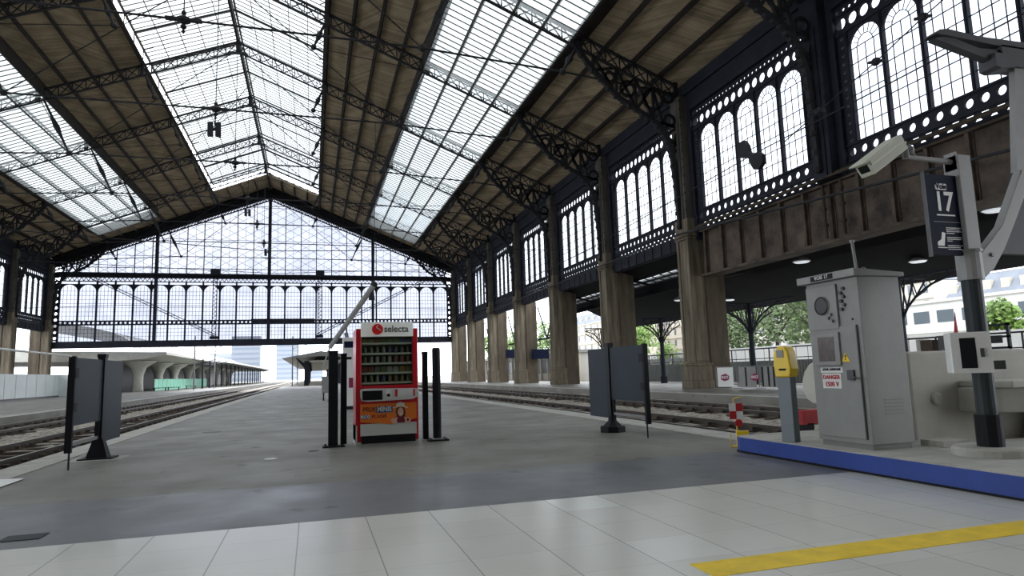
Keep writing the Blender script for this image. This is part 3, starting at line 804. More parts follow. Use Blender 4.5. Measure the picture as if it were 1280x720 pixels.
def canopy_column():
    c = empty('canopy_column')
    MB().lathe([(.26,0),(.26,.5),(.17,.6),(.15,3.3),(.2,3.4),(.2,3.55),(.12,3.6),(.12,5.0)], n=12).build('shaft', IRONB, c)
    for ax in (0, 1):
        for s in (-1, 1):
            m = MB(); P = [(.1, 3.1), (.4, 3.6), (.95, 4.1), (1.7, 4.5), (2.7, 4.78), (3.9, 4.96)]
            f3 = (lambda a, b: (s*a, 0, b)) if ax == 0 else (lambda a, b: (0, s*a, b))
            if ax == 0: P = P[:4]
            m.chain([f3(*p) for p in P], .07, .08, (0,0,1)).bar(f3(0, 5.0), f3(P[-1][0], 5.0), .08, .08)
            for i, p in enumerate(P[1:], 1):
                m.bar(f3(*p), f3(max(0, p[0]-.25), 5.0), .035, .035).bar(f3(*P[i-1]), f3(p[0], 5.0), .035, .035)
            m.build('bracket', IRONB, c)
    return c
cc = canopy_column()
for i, (y, lab) in enumerate(((34.5, 'slender iron column with arched brackets, left of the yellow ticket validator'), (45.4, 'slender rusty iron column with arched brackets seen between the two nearest piers'), (23.6, 'slender iron column with arched brackets, right of the electrical cabinet'), (12.7, 'slender iron column with arched brackets at the far right edge'), (56.3, 'slender iron column seen between the second and third piers'), (67.2, 'slender iron column seen between the third and fourth piers'))):
    c = cc if i == 0 else copy_tree(cc)
    c.location = (26, y, 0); tag(c, lab, 'column', 'iron columns of the side aisle')
for i, (x, y, z, lab) in enumerate(((22.9, 26.1, 6.15, 'oval ceiling lamp above the grey electrical cabinet'), (27.9, 39.0, 5.75, 'oval ceiling lamp just right of the nearest pier'), (27.5, 23.7, 5.85, 'oval ceiling lamp left of the voie sign bottom'), (22.2, 16.0, 6.2, 'flat ceiling lamp right of the voie sign'), (25.4, 41.5, 6.0, 'oval ceiling lamp left of the nearest pier'))):
    lt = empty('ceiling_lamp', (x, y, z)); tag(lt, lab, 'ceiling lamp', 'lamps under the aisle roof')
    MB().lathe([(.1,.25),(.3,.12),(.42,.05),(.42,0)], n=14).build('housing', GREYD, lt)
    MB().lathe([(.38,0),(.3,-.05),(.05,-.07)], n=14).build('lens', LAMPM, lt)
    MB().tube((0,0,.2), (0,0,1.2), .02, 6).build('stem', GREYD, lt)

# SNCF barrier covers
bb = empty('banner_barrier', (20.4, 30.2, 0)); bb.rotation_euler[2] = -math.atan2(4.0, 1.0)
tag(bb, 'row of crowd barriers carrying white covers with a burgundy logo, right of the nearest pier', 'barrier')
LBn = 4.1
m = MB()
for x in (0, 1.35, 1.45, 2.7, 2.8, 4.1): m.tube((x, 0, .1), (x, 0, 1.15), .025, 6).bar((x, -.3, .05), (x, .3, .05), .05, .03)
m.tube((0,0,1.15), (4.1,0,1.15), .025, 6).tube((0,0,.25), (4.1,0,.25), .025, 6)
m.build('frame', GREYD, bb)
for i in range(3): MB().box(.12+1.4*i, 1.15+1.4*i, -.04, -.03 if i != 1 else -.03, .12, 1.12).build('cover', WHITE if i == 0 else GREYM, bb)
for i, x in enumerate((.62, 2.5)):
    lg = MB().prism([(x-.25, .72), (x+.05, .8), (x+.28, .68), (x+.22, .48), (x-.05, .42), (x-.27, .5)], -.06, -.045, 'xz').build('emblem', PURP, bb)
    text('SNCF', .19, (x, -.065, .61), (PI/2, 0, 0), WHITE, lg, bold=.004)
m = MB()
for x in (1.95, 2.95, 3.3, 3.6): m.box(x-.05, x+.05, -.05, -.03, .15, 1.1)
m.build('dark_stripe', BLACKM, bb)

# outdoor railings / walls beyond the aisle
fn = empty('ribbed_fence', (28.4, 5, 0)); tag(fn, 'grey ribbed metal fence beyond the iron columns', 'fence')
m = MB().box(0, .06, 0, 60, 0, 1.45)
for i in range(240): m.box(-.03, 0, .25*i, .25*i+.1, .05, 1.42)
m.build('ribbed_panel', FENCE, fn)
m = MB().tube((0, 0, 2.25), (0, 60, 2.25), .045, 6).tube((0, 0, 1.6), (0, 60, 1.6), .03, 6)
m.build('handrail', IRON, fn)
pm_ = MB().box(-.03, .03, -.03, .03, 1.4, 2.25).mesh('post', IRON)
for i in range(30):
    q = bpy.data.objects.new('post', pm_); COL.objects.link(q); q.parent = fn; q.location = (0, 1+2*i, 0)
bl_ = MB().box(-.012, .012, -.02, .02, 1.4, 2.25).mesh('baluster', GREYM)
for i in range(60):
    q = bpy.data.objects.new('baluster', bl_); COL.objects.link(q); q.parent = fn; q.location = (0, i+.5, 0)
tag(MB().box(34, 34.4, 20, 110, 0, 2.6).build('low_parapet', FACW), 'long pale parapet wall beyond the ribbed fence', 'wall')
o = empty('notice_frame', (25.3, 18.4, 1.55)); tag(o, 'black framed display behind the pole, right of the white switch box', 'display frame')
m = MB().box(0,.1,-.1,1.35,0,.08).box(0,.1,-.1,1.35,.42,.5).box(0,.1,-.1,1.35,.88,.96).box(0,.1,-.1,0,0,.96).box(0,.1,1.0,1.35,0,.96).build('frame', BLACKM, o)
[MB().box(.02, .08, y, y+.06, -1.57, 0).build('leg', BLACKM, o) for y in (-.08, 1.2)]
o = empty('equipment_box', (25.5, 21.1, 0)); tag(o, 'dark equipment box above the concrete block, left of the white switch box', 'equipment box')
MB().box(0,.6,-.9,.35,1.6,2.15).box(-.03,.63,-.93,.38,2.15,2.2).build('body', DGREY, o); MB().box(.1,.5,-.8,.2,0,1.6).build('stand', DGREY, o)
o = empty('rubble_crate', (25.4, 22.0, 0)); tag(o, 'open beige crate with dark contents on top left of the concrete block', 'crate')
MB().box(0,.5,-.35,.35,1.5,2.05).build('body', SLEEP, o); MB().box(-.04,.54,.2,.4,1.45,2.1).build('end_board', CONC, o); MB().box(0,.5,-.35,.35,0,1.5).build('plinth', DGREY, o)
o = empty('red_flag', (25.2, 20.3, 0)); tag(o, 'small red and white pennant on a pole above the switch box', 'flag')
MB().tube((0,0,0),(0,0,3.1),.02,6).build('pole', GREYM, o); MB().prism([(0,3.1),(.12,2.3),(.1,1.7),(-.35,1.6),(-.35,2.1),(-.05,2.2)],-.02,.02,'yz').build('pennant', REDP, o)

def tree(x, y, z0, h, r, lab, m=LEAF, n=4200, sq=1., sz=.42):
    t = empty('tree', (x, y, z0)); tag(t, lab, 'tree', 'trees beyond the station')
    k = MB().tube((0,0,0), (.1,0,h*.45), .28, 8, .16)
    for i in range(5):
        a = 2*PI*i/5; k.tube((.1,0,h*.4), (math.cos(a)*r*.5, math.sin(a)*r*.5, h*.7), .12, 6, .04)
    k.build('trunk', BARK, t)
    c = MB(); cl = []
    for i in range(16):
        a = random.uniform(0, 2*PI); q = random.uniform(.1, .75)*r
        cl.append((math.cos(a)*q, math.sin(a)*q, h*random.uniform(.35, .88), r*random.uniform(.28, .45)))
    for i in range(n):
        b = random.choice(cl); v = Vector((random.gauss(0,1), random.gauss(0,1), random.gauss(0,1))).normalized()*b[3]*random.uniform(.75, 1.05)
        p = Vector(b[:3])+Vector((v.x, v.y, v.z*sq)); s = sz*random.uniform(.6, 1.2)
        a = Vector((random.gauss(0,1), random.gauss(0,1), random.gauss(0,1))).normalized(); e = a.orthogonal().normalized()
        c.add([p-a*s/2, p+e*s*.35, p+a*s/2, p-e*s*.35], [(0,1,2,3)])
    c.build('crown', m, t)
tree(47, 66, 0, 9.0, 5.0, 'leafy green tree left of the slender column, seen right of the nearest pier')
tree(46, 57, 0, 9.6, 4.8, 'leafy green tree in the middle above the fence')
tree(45, 50.5, 0, 10.2, 4.6, 'leafy green tree next to the electrical cabinet', LEAF)
tree(56, 64, 0, 12.5, 5.5, 'tall green tree behind the two others beyond the fence')
tree(41, 29.5, 0, 4.6, 2.0, 'bright green bush behind the pole at the far right', LEAFB, 2000)
tree(52, 100, 0, 9, 5, 'bright green tree seen between the second and third piers', LEAFB)
tree(44, 118, 0, 11, 6, 'bright green tree seen between the third and fourth piers', LEAFB)
tree(38, 130, 0, 10, 5, 'bright green tree seen between the far piers', LEAFB)
tree(33, 57, 0, 3.6, 1.3, 'climbing green shrub by the rusty column, between the nearest piers', LEAFB, 800, 2.2, .3)
tree(30.5, 51, 0, 1.4, 1.6, 'low shrub beside the grey panels, between the nearest piers', LEAFB, 500, 1, .25)

def building(x0, x1, y0, y1, h, lab, wm, rows, cols, roof=True, dxw=(1.0, 1.6), name='building', rm=SLATE, z0=0.):
    """long side facing -X (towards the hall)"""
    b = empty(name, (x0, y0, 0)); tag(b, lab, 'building')
    W, D = y1-y0, x1-x0
    MB().box(0, D, 0, W, 0, h).build('wall', wm, b)
    m = MB()
    for r in range(rows+1): m.box(-.25, 0, -.2, W+.2, z0+(h-z0)*r/rows-.15, z0+(h-z0)*r/rows+.1)
    m.build('cornice', wm, b)
    wmesh = MB().box(-.06, -.01, -dxw[0]/2, dxw[0]/2, 0, dxw[1]).mesh('window', WINB)
    for r in range(rows):
        for c in range(cols):
            q = bpy.data.objects.new('window', wmesh); COL.objects.link(q); q.parent = b
            q.location = (0, W*(c+.5)/cols, z0+(h-z0)*(r+.28)/rows)
    if roof:
        rf = MB().add([(0,0,h+.1),(0,W,h+.1),(D,W,h+.1),(D,0,h+.1),(2.,1.5,h+3.2),(2.,W-1.5,h+3.2),(D-2.,W-1.5,h+3.2),(D-2.,1.5,h+3.2)],
                 [(0,1,2,3),(4,7,6,5),(0,4,5,1),(1,5,6,2),(2,6,7,3),(3,7,4,0)]).build('roof', rm, b)
        dm = MB().box(.6, 2.4, -.5, .5, h+.3, h+2.2).mesh('dormer', wm)
        for c in range(cols):
            q = bpy.data.objects.new('dormer', dm); COL.objects.link(q); q.parent = b; q.location = (0, W*(c+.5)/cols, 0)
    return b
building(80, 92, 50, 66, 8.6, 'classical pale building with slate mansard roof behind the white block, far right', FACADE, 2, 7)
building(60, 66, 40, 56, 7.0, 'long white modern building beyond the fence at right', FACW, 1, 6, False, (1.8, 1.2), z0=4.0)
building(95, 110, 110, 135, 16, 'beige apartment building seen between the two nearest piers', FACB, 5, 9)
building(95, 110, 138, 175, 18, 'tall beige apartment block farther left between the piers', FACADE, 6, 10)
building(75, 85, 150, 185, 14, 'pale apartment block glimpsed between the second and third piers', FACADE, 5, 8)
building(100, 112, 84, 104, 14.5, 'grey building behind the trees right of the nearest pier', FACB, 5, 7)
pv = empty('station_pavilion', (27.5, 66, 0)); tag(pv, 'low grey station pavilion with glazed front seen between the far right piers', 'building')
MB().box(.3, 6, 0, 60, 0, 3.1).build('wall', FACB, pv); MB().box(-.6, 6.3, -.3, 60.3, 3.1, 3.4).build('roof', GREYD, pv)
pw_ = MB().box(.2, .3, -.9, .9, .9, 2.6).mesh('window', WINB)
for i in range(24):
    q = bpy.data.objects.new('window', pw_); COL.objects.link(q); q.parent = pv; q.location = (0, 1.3+2.5*i, 0)
pw_ = MB().box(.05, .3, -.12, .12, 0, 3.1).mesh('pilaster', FACADE)
for i in range(25):
    q = bpy.data.objects.new('pilaster', pw_); COL.objects.link(q); q.parent = pv; q.location = (0, .05+2.5*i, 0)
# white panels / fence between piers
o = empty('white_screen_fence', (34.5, 60, 0)); tag(o, 'white translucent screen fence seen left of the right notice board', 'fence')
MB().box(0, .08, 0, 55, 0, 2.6).build('panel', HOARD, o)
m_ = MB().box(-.05, 0, -.04, .04, 0, 2.7).mesh('post', GREYM)
for i in range(19):
    q = bpy.data.objects.new('post', m_); COL.objects.link(q); q.parent = o; q.location = (0, 3*i, 0)
o = MB().box(0, .1, 0, 11, 0, 2.0); 
for i in range(12): o.box(-.04, 0, i-.03, i+.03, 0, 2.1)
o = o.build('grey_panel_fence', FENCE); o.location = (31.5, 47, 0); tag(o, 'grey panel fence seen between the two nearest piers', 'fence')
for i, (x, y, z) in enumerate(((22.5, 73.6, 2.8), (22.5, 64.0, 2.45))):
    d = empty('departure_screen', (x, y, z)); tag(d, ['dark blue hanging screen seen between the third and fourth piers', 'dark blue hanging screen seen between the second and third piers'][i], 'screen', 'departure screens of the side aisle')
    MB().box(-.9, .9, -.1, .1, 0, 1.0).build('housing', NAVY, d); [MB().tube((0,yy,1), (0,yy,4.42-z), .03, 6).build('hanger', IRON, d) for yy in (-.05, .05)]
# truss across the aisle openings
m = MB()
for k in range(4, 8):
    y0, y1 = PY[k]-.2, PY[k]+10.2
    m.bar((22.5, y0, 4.45), (22.5, y1, 4.45), .12, .16)
    for i in range(2):
        a = y0+(y1-y0)*i/2; c = (y1-y0)/2
        m.bar((22.5, a, 7.9), (22.5, a+c/2, 4.45), .1, .12).bar((22.5, a+c/2, 4.45), (22.5, a+c, 7.9), .1, .12)
tag(m.build('aisle_bracing', IRONB), 'thin iron bracing high between the far right piers', 'bracing')

# ---- far left side
hd = empty('site_hoarding', (-27.5, 20, 0)); tag(hd, 'long white site hoarding on the left platform', 'hoarding')
MB().box(0, .08, 0, 66, 0, 2.45).build('panel', HOARD, hd)
m_ = MB().box(.08, .12, -.04, .04, 0, 2.47).mesh('batten', WHITE)
for i in range(27):
    q = bpy.data.objects.new('batten', m_); COL.objects.link(q); q.parent = hd; q.location = (0, 2.5*i, 0)
MB().box(-.1, .25, 0, 66, 0, .12).build('footing', DGREY, hd)
MB().box(0, 2.4, 66, 66.08, 0, 2.45).build('end_panel', HOARD, hd)
# mushroom canopy
cy_ = empty('concrete_canopy', (-24, 100, 0)); tag(cy_, 'pale concrete canopy with flared columns beyond the gable at left', 'canopy')
m = MB().prism([(-32, 6.3), (-32, 4.8), (-2.5, 4.2), (2.2, 4.5), (4.8, 5.0), (4.8, 5.35)], 0, 38, 'xz').build('roof_slab', CONCW, cy_)
MB().box(-6, -5.6, 0, 150, 0, 4.2).build('dark_void_sheet', DGREY, cy_)  # added dark sheet standing in for the shade under the canopy
cm = MB().lathe([(.75,0),(.62,1.2),(.66,2.4),(1.0,3.4),(2.0,4.1),(2.3,4.35)], n=18).mesh('flared_column', CONCW, True)
for y in (6.6, 19.6, 32, 46, 60, 74, 88, 102, 116):
    q = bpy.data.objects.new('flared_column', cm); COL.objects.link(q); q.parent = cy_; q.location = (0, y, 0)
m = MB().prism([(-6, 4.6), (5.5, 4.3), (7.2, 4.7), (5.5, 4.9), (-6, 5.4)], 38, 190, 'xz').build('long_roof', GREYD, cy_)
o = empty('platform_canopy', (-24, 140, 0)); tag(o, 'long platform canopy on thin posts receding at far left', 'canopy')
MB().prism([(3, 5.3), (9.2, 4.5), (9.3, 4.8), (3, 5.9)], 0, 150, 'xz').build('roof', WHITE, o)
pst = MB().tube((0,0,0), (0,0,4.8), .14, 8).bar((0,0,4.2), (2,0,4.8), .1).bar((0,0,4.2), (-1.6,0,4.9), .1).mesh('post', IRONB)
for i in range(19):
    q = bpy.data.objects.new('post', pst); COL.objects.link(q); q.parent = o; q.location = (6.5, 8*i-20, 0)
o = empty('green_fence', (-24.5, 104, 0)); tag(o, 'pale green site fence under the concrete canopy', 'fence')
MB().box(1.4, 1.5, 8, 60, 0, 1.75).build('panel', GREENF, o)
m_ = MB().box(1.5, 1.56, -.04, .04, 0, 1.85).mesh('post', WHITE)
for i in range(18):
    q = bpy.data.objects.new('post', m_); COL.objects.link(q); q.parent = o; q.location = (0, 8+3*i, 0)
for i, (x, y) in enumerate(((-20.6, 104), (-19.6, 108), (-20.5, 128))):
    b = empty('bench', (x, y, 0)); tag(b, ['dark bench under the concrete canopy, left one of the pair', 'dark bench under the concrete canopy, right one of the pair', 'dark bench farther along under the concrete canopy'][i], 'bench', 'benches under the concrete canopy')
    MB().box(-.9, .9, -.25, .25, .42, .5).build('seat', BLACKM, b)
    [MB().box(x, x+.1, -.2, .2, 0, .42).build('leg', BLACKM, b) for x in (-.75, .65)]
o = empty('glass_shed', (-46, 112, 3.0)); tag(o, 'white curved glass roof rising behind the concrete canopy', 'glass roof')
P = [(0+ 20*math.sin(a), 3.5 + 4.5*math.cos(a)) for a in [PI/2*i/8 for i in range(9)]]
m = MB()
for (a, b), (c, d) in zip(P, P[1:]): m.add([(a,0,b),(c,0,d),(c,150,d),(a,150,b)], [(0,1,2,3)])
m.build('roof_skin', FACW, o)
m = MB()
for j in range(38):
    for (a, b), (c, d) in zip(P, P[1:]): m.bar((a, 4*j, b+.02), (c, 4*j, d+.02), .08)
m.build('ribs', SKYBAR, o)
# central platform canopy
o = empty('central_canopy', (0, 108, 0)); tag(o, 'grey butterfly canopy over the middle platform beyond the gable', 'canopy')
MB().prism([(-4.6, 4.35), (-1.0, 5.0), (1.2, 5.4), (7.4, 4.5), (7.4, 4.25), (1.2, 4.6), (-1.0, 4.45)], 0, 150, 'xz').build('roof', GREYD, o)
MB().box(-.4, 5.5, .5, 150, 3.7, 3.95).build('beam', CONC, o)
cm_ = MB().box(-.35, .35, -.35, .35, 0, 3.9).bar((0,0,3.2), (1.6,0,4.3), .2).bar((0,0,3.2), (-1.6,0,4.4), .2).mesh('column', IRONB)
for i in range(14):
    for x in (-.9, 5.2):
        q = bpy.data.objects.new('column', cm_); COL.objects.link(q); q.parent = o; q.location = (x, 2+10.5*i, 0)
for i, (x, y, h, wd) in enumerate(((-38, 420, 27, 16), (-16, 460, 25, 14), (-62, 500, 20, 22), (2, 480, 18, 10))):
    b = empty('tower_block', (x, y, 0)); tag(b, ['hazy pale tower block on the skyline, tallest one', 'hazy tower block right of the tallest one on the skyline', 'wide hazy block at the left of the skyline', 'low hazy block at the right of the skyline'][i], 'building', 'tower blocks on the skyline')
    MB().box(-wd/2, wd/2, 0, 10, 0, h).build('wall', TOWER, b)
    m = MB()
    for r in range(int(h//3)): m.box(-wd/2+.5, wd/2-.5, -.1, 0, 1+3*r, 2.2+3*r)
    m.build('window_bands', TOWERW, b)
for i, x in enumerate((-12.9, -11.4, -3.1, -2.6)):
    y = (108, 118, 112, 126)[i]
    p = empty('catenary_mast', (x+(-4 if i < 2 else 0), y, 0)); tag(p, 'thin catenary mast beyond the gable, %s from the left' % ('first', 'second', 'third', 'fourth')[i], 'mast', 'catenary masts beyond the gable')
    MB().tube((0,0,0), (0,0,8), .1, 8).build('post', GREYD, p); MB().tube((0,0,6), (2.2,0,6.6), .05, 6).tube((0,0,7), (2.2,0,6.6), .03, 6).build('arm', GREYD, p)

# white information column behind the vending machine
o = empty('ticket_terminal', (1.28, 26.3, 0)); tag(o, 'tall white information totem standing on the platform, left behind the vending machine', 'information totem')
MB().box(-.16, .5, -.25, .25, .12, 2.75).build('body', WHITE, o, bevel=.02); MB().box(-.18, .52, -.27, .27, 0, .12).build('foot', BLACKM, o)
MB().box(-.12, .22, -.27, -.25, 2.35, 2.6).build('top_sign', NAVY, o); MB().box(-.04, .16, -.27, -.25, 1.9, 2.0).build('display', SCREEN, o)
MB().box(.06, .4, -.27, -.25, .82, 1.2).build('emblem', PURP, o)
o = empty('platform_bench', (1.0, 37.5, 0)); tag(o, 'grey metal platform seat partly hidden by the left black posts', 'bench')
MB().box(-.5, .35, -.5, .5, .42, .5).build('seat', GREYD, o); MB().add([(-.5,.5,.5),(.35,.5,.5),(.35,.8,1.3),(-.5,.8,1.3),(-.5,.55,.5),(.35,.55,.5),(.35,.85,1.3),(-.5,.85,1.3)], [(0,1,2,3),(4,5,6,7),(0,1,5,4),(2,3,7,6)]).build('backrest', GREYD, o)
[MB().box(x,x+.07,-.4,.4,0,.42).build('leg', BLACKM, o) for x in (-.45, .22)]

# ------------------------------------------------------------------ vending machine
VY = 12.35; VX0, VX1 = .76, 1.90; VW = VX1-VX0
v = empty('vending_machine', (VX0, VY, 0)); tag(v, 'red snack vending machine with white top sign in the middle of the platform', 'vending machine')
m = MB(); D = .86; t = .10
m.box(0, t, .03, D, .06, 2.12).box(VW-t, VW, .03, D, .06, 2.12).box(t, VW-t, D-.05, D, .06, 2.12).box(t, VW-t, .0, D, 2.02, 2.12).box(t, VW-t, .03, D, .06, 1.06)
m.build('cabinet', RED, v, bevel=.012)
MB().box(0, VW, .04, D, 0, .06).box(0, .02, .0, D, .06, .36).build('plinth', SILV, v)
MB().box(.10, VW-.06, .01, .05, .03, .17).build('kick_recess', BLACK, v)
MB().box(.08, VW-.04, .005, .04, .17, .38).build('lower_panel', SILV, v)
m = MB()
for i in range(10):
    a, b = i/10, (i+1)/10
    f_ = lambda u: -.015-.05*math.sin(PI*u)
    x0, x1 = .09+(VW-.18)*a, .09+(VW-.18)*b
    m.add([(x0, f_(a), 1.97), (x1, f_(b), 1.97), (x1, f_(b), 2.235), (x0, f_(a), 2.235), (x0, .12, 1.97), (x1, .12, 1.97), (x1, .12, 2.235), (x0, .12, 2.235)], [(0,1,2,3),(7,6,5,4),(0,4,5,1),(3,2,6,7)])
m.add([(.09, -.015, 1.97), (.09, .12, 1.97), (.09, .12, 2.235), (.09, -.015, 2.235)], [(0,1,2,3)]); m.add([(VW-.09, -.015, 1.97), (VW-.09, .12, 1.97), (VW-.09, .12, 2.235), (VW-.09, -.015, 2.235)], [(0,1,2,3)])
hdr = m.build('header', LCDW, v)
lg = MB().lathe([(.10,-.085),(.10,-.055)], (.385, 0, 2.10), 28, 'y').build('emblem', ORED, hdr)
mm_ = MB()
sw = [(.40,.065),(.365,.05),(.375,.02),(.42,.0),(.44,-.03)]
for a, b in zip(sw, sw[1:]): mm_.bar((a[0], -.088, 2.10+a[1]), (b[0], -.088, 2.10+b[1]), .012, .016, (0,1,0))
mm_.build('swirl', WHITE, lg)
text('selecta', .17, (.73, -.075, 2.10), (PI/2, 0, 0), DGREY, hdr, bold=.003, sx=.96)
# interior
m = MB().box(t, VW-t, D-.08, D-.06, 1.06, 2.02).box(t, t+.01, .04, D-.06, 1.06, 2.02).box(VW-t-.01, VW-t, .04, D-.06, 1.06, 2.02); m.build('interior_lining', VINT, v)
shz = [1.13, 1.31, 1.49, 1.67, 1.86]
for z in shz: MB().box(t+.01, VW-t-.01, .06, .7, z-.035, z).build('shelf', SHELF, v)
MB().add([(t, .035, 1.06), (VW-t, .035, 1.06), (VW-t, .035, 1.98), (t, .035, 1.98)], [(0,1,2,3)]).build('glass_door', GLV, v)
m = MB().box(t-.012, VW-t+.012, .0, .035, 1.03, 1.07)
m.build('door_sill', RED, v)
# products (things of their own)
cols_ = [(.10,.13,.05),(.20,.20,.16),(.16,.16,.06),(.26,.27,.25),(.04,.07,.16),(.18,.05,.03),(.06,.13,.05),(.18,.13,.04),(.10,.11,.10)]
pmats = [mat('product_%d' % i, c, .4) for i, c in enumerate(cols_)]
prof = [(.028,0),(.03,.01),(.03,.075),(.024,.095),(.012,.115),(.012,.13)]
can = [(.026,0),(.03,.008),(.03,.10),(.026,.115)]
names = ['bottom', 'second lowest', 'middle', 'second highest', 'top']
for si, z in enumerate(shz):
    for c in range(8):
        x = VX0+t+.07+c*(VW-2*t-.14)/7
        if si in (0, 3): me, nm = MB().lathe(prof, n=10), 'drink_bottle'
        elif si in (2,): me, nm = MB().lathe(can, n=10), 'drink_can'
        else:
            me, nm = MB().prism([(-.045, 0), (.045, 0), (.05, .05), (.042, .105), (-.042, .105), (-.05, .05)], -.012, .012, 'xz'), 'snack_packet'
            if si == 4: me.v = [(a, b, c_*.62) for a, b, c_ in me.v]
        mt = pmats[(si*5+c//2*3+c//3) % 9] if si != 2 else pmats[(0, 3, 3, 8, 3, 5, 5, 5)[c]]
        ob = me.build(nm, mt); ob.location = (x, VY+.12, z)
        if nm == 'drink_bottle' and si == 3: ob.scale = (1, 1, .95)
        tag(ob, 'small %s behind the glass on the %s shelf of the vending machine' % (nm.replace('_', ' '), names[si]), nm.split('_')[1], 'goods on the %s shelf of the vending machine' % names[si])
# control panel
m = MB(); cp = [(.075,1.0),(.16,1.02),(VW-.1,1.0),(VW-.01,.99),(VW-.0,.90),(VW-.03,.84),(VW-.12,.80),(.2,.78),(.1,.80),(.075,.88)]
m.prism(cp, -.07, .02, 'xz'); cpn = m.build('control_panel', SILV, v, bevel=.01)
MB().box(.11, .47, -.085, -.07, .81, .98).build('screen', SCREEN, cpn, bevel=.008)
MB().box(.52, .63, -.08, -.07, .83, .98).box(.545, .61, -.09, -.08, .86, .92).build('keypad', WHITE, cpn); MB().box(.55, .605, -.094, -.09, .865, .915).build('card_slot', SCREEN, cpn)
MB().box(.70, .74, -.085, -.07, .86, .99).box(1.03, 1.06, -.085, -.07, .86, .99).build('red_frame', RED, cpn); MB().box(.74, 1.03, -.08, -.07, .87, .985).build('notice', WHITEP, cpn)
# poster
po = MB().prism([(.08, .74), (VW-.04, .74), (VW-.04, .45), (.62, .36), (.08, .42)], -.004, .03, 'xz').build('poster', ORANGE, v)
text('PRIX', .125, (.235, -.006, .635), (PI/2, 0, 0), DKRED, po, bold=.001, sx=.9)
MB().box(.36, .66, -.007, -.004, .575, .69).build('blue_ground', mat('poster_blue', (.03, .09, .28), .5), po)
text('MINIS', .125, (.51, -.010, .635), (PI/2, 0, 0), WHITE, po, bold=.003, sx=.82)
MB().box(.085, .245, -.007, -.004, .475, .54).build('blue_ground', bpy.data.materials['poster_blue'], po)
text('MAXI', .085, (.165, -.010, .508), (PI/2, 0, 0), WHITE, po, bold=.002, sx=.8)
text('PLAISIR', .085, (.42, -.006, .508), (PI/2, 0, 0), DKRED, po, sx=1.0)
ell = lambda cx, cz, a, b, n=18: [(cx+a*math.cos(2*PI*i/n), cz+b*math.sin(2*PI*i/n)) for i in range(n)]
pf = empty('printed_woman', (0,0,0)); pf.parent = po
MB().prism([(.735,.66),(.87,.66),(.895,.58),(.885,.50),(.90,.42),(.84,.44),(.83,.50),(.79,.50),(.77,.43),(.715,.42),(.735,.50),(.715,.58)], -.006, -.004, 'xz').build('hair', BROWN, pf)
MB().prism([(.72,.50),(.90,.50),(.92,.38),(.69,.38)], -.0075, -.006, 'xz').build('sweater', DKRED, pf)
MB().prism(ell(.805, .575, .055, .08), -.009, -.0075, 'xz').build('face', SKIN, pf)
MB().prism(ell(.815, .54, .028, .012, 12), -.0105, -.009, 'xz').build('smile', WHITE, pf)
MB().prism(ell(.79, .60, .008, .006, 8), -.0105, -.009, 'xz').prism(ell(.832, .60, .008, .006, 8), -.0105, -.009, 'xz').build('eyes', BROWN, pf)
MB().prism([(.66,.665),(.72,.66),(.735,.735),(.80,.755),(.87,.735),(.885,.665),(.945,.66),(.93,.64),(.80,.675),(.67,.642)], -.0105, -.009, 'xz').build('hat', CREAM, pf)
for cx in (.69, .93):
    sg_ = 1 if cx > .8 else -1
    MB().prism([(cx-sg_*.05,.38),(cx+sg_*.03,.375),(cx+sg_*.055,.40),(cx+sg_*.06,.445),(cx+sg_*.02,.47),(cx-sg_*.02,.465),(cx-sg_*.045,.49),(cx-sg_*.06,.47),(cx-sg_*.045,.43)], -.011, -.009, 'xz').build('hand', SKIN, pf)
MB().prism(ell(.935, .43, .022, .028), -.0125, -.011, 'xz').build('snack', DKRED, pf)

# black posts beside it
def black_post(x0, x1, y, h, lab, plate, round_=False):
    o = empty('barrier_post', ((x0+x1)/2, y, 0)); wd = (x1-x0)
    if round_: MB().lathe([(wd/2,.05),(wd/2,h-.03),(wd/2-.02,h)], n=18).build('shaft', BLACKM, o)
    else: MB().box(-wd/2, wd/2, -.06, .06, .03, h).box(-wd/2-.006, wd/2+.006, -.066, .066, h-.04, h).build('shaft', BLACKM, o, bevel=.01)
    if plate: MB().box(-.18, .20, -.16, .12, 0, .03).build('base_plate', BLACKM, o); 
    if plate:
        m = MB()
        for a in (-.13, .15):
            for b in (-.11, .08): m.lathe([(.018,.03),(.018,.05)], (a, b, 0), 8)
        m.build('bolts', BLACKM, o)
    tag(o, lab, 'post', 'black posts around the vending machine')
    return o
black_post(.28, .45, 12.5, 1.73, 'thick black post left of the vending machine, outer one', True)
black_post(.50, .61, 12.62, 1.68, 'slimmer black post nearest the left side of the vending machine', False)
black_post(2.02, 2.12, 12.62, 1.68, 'slim black post nearest the right side of the vending machine', False)
black_post(2.19, 2.35, 12.5, 1.75, 'round black post right of the vending machine, outer one', True, True)

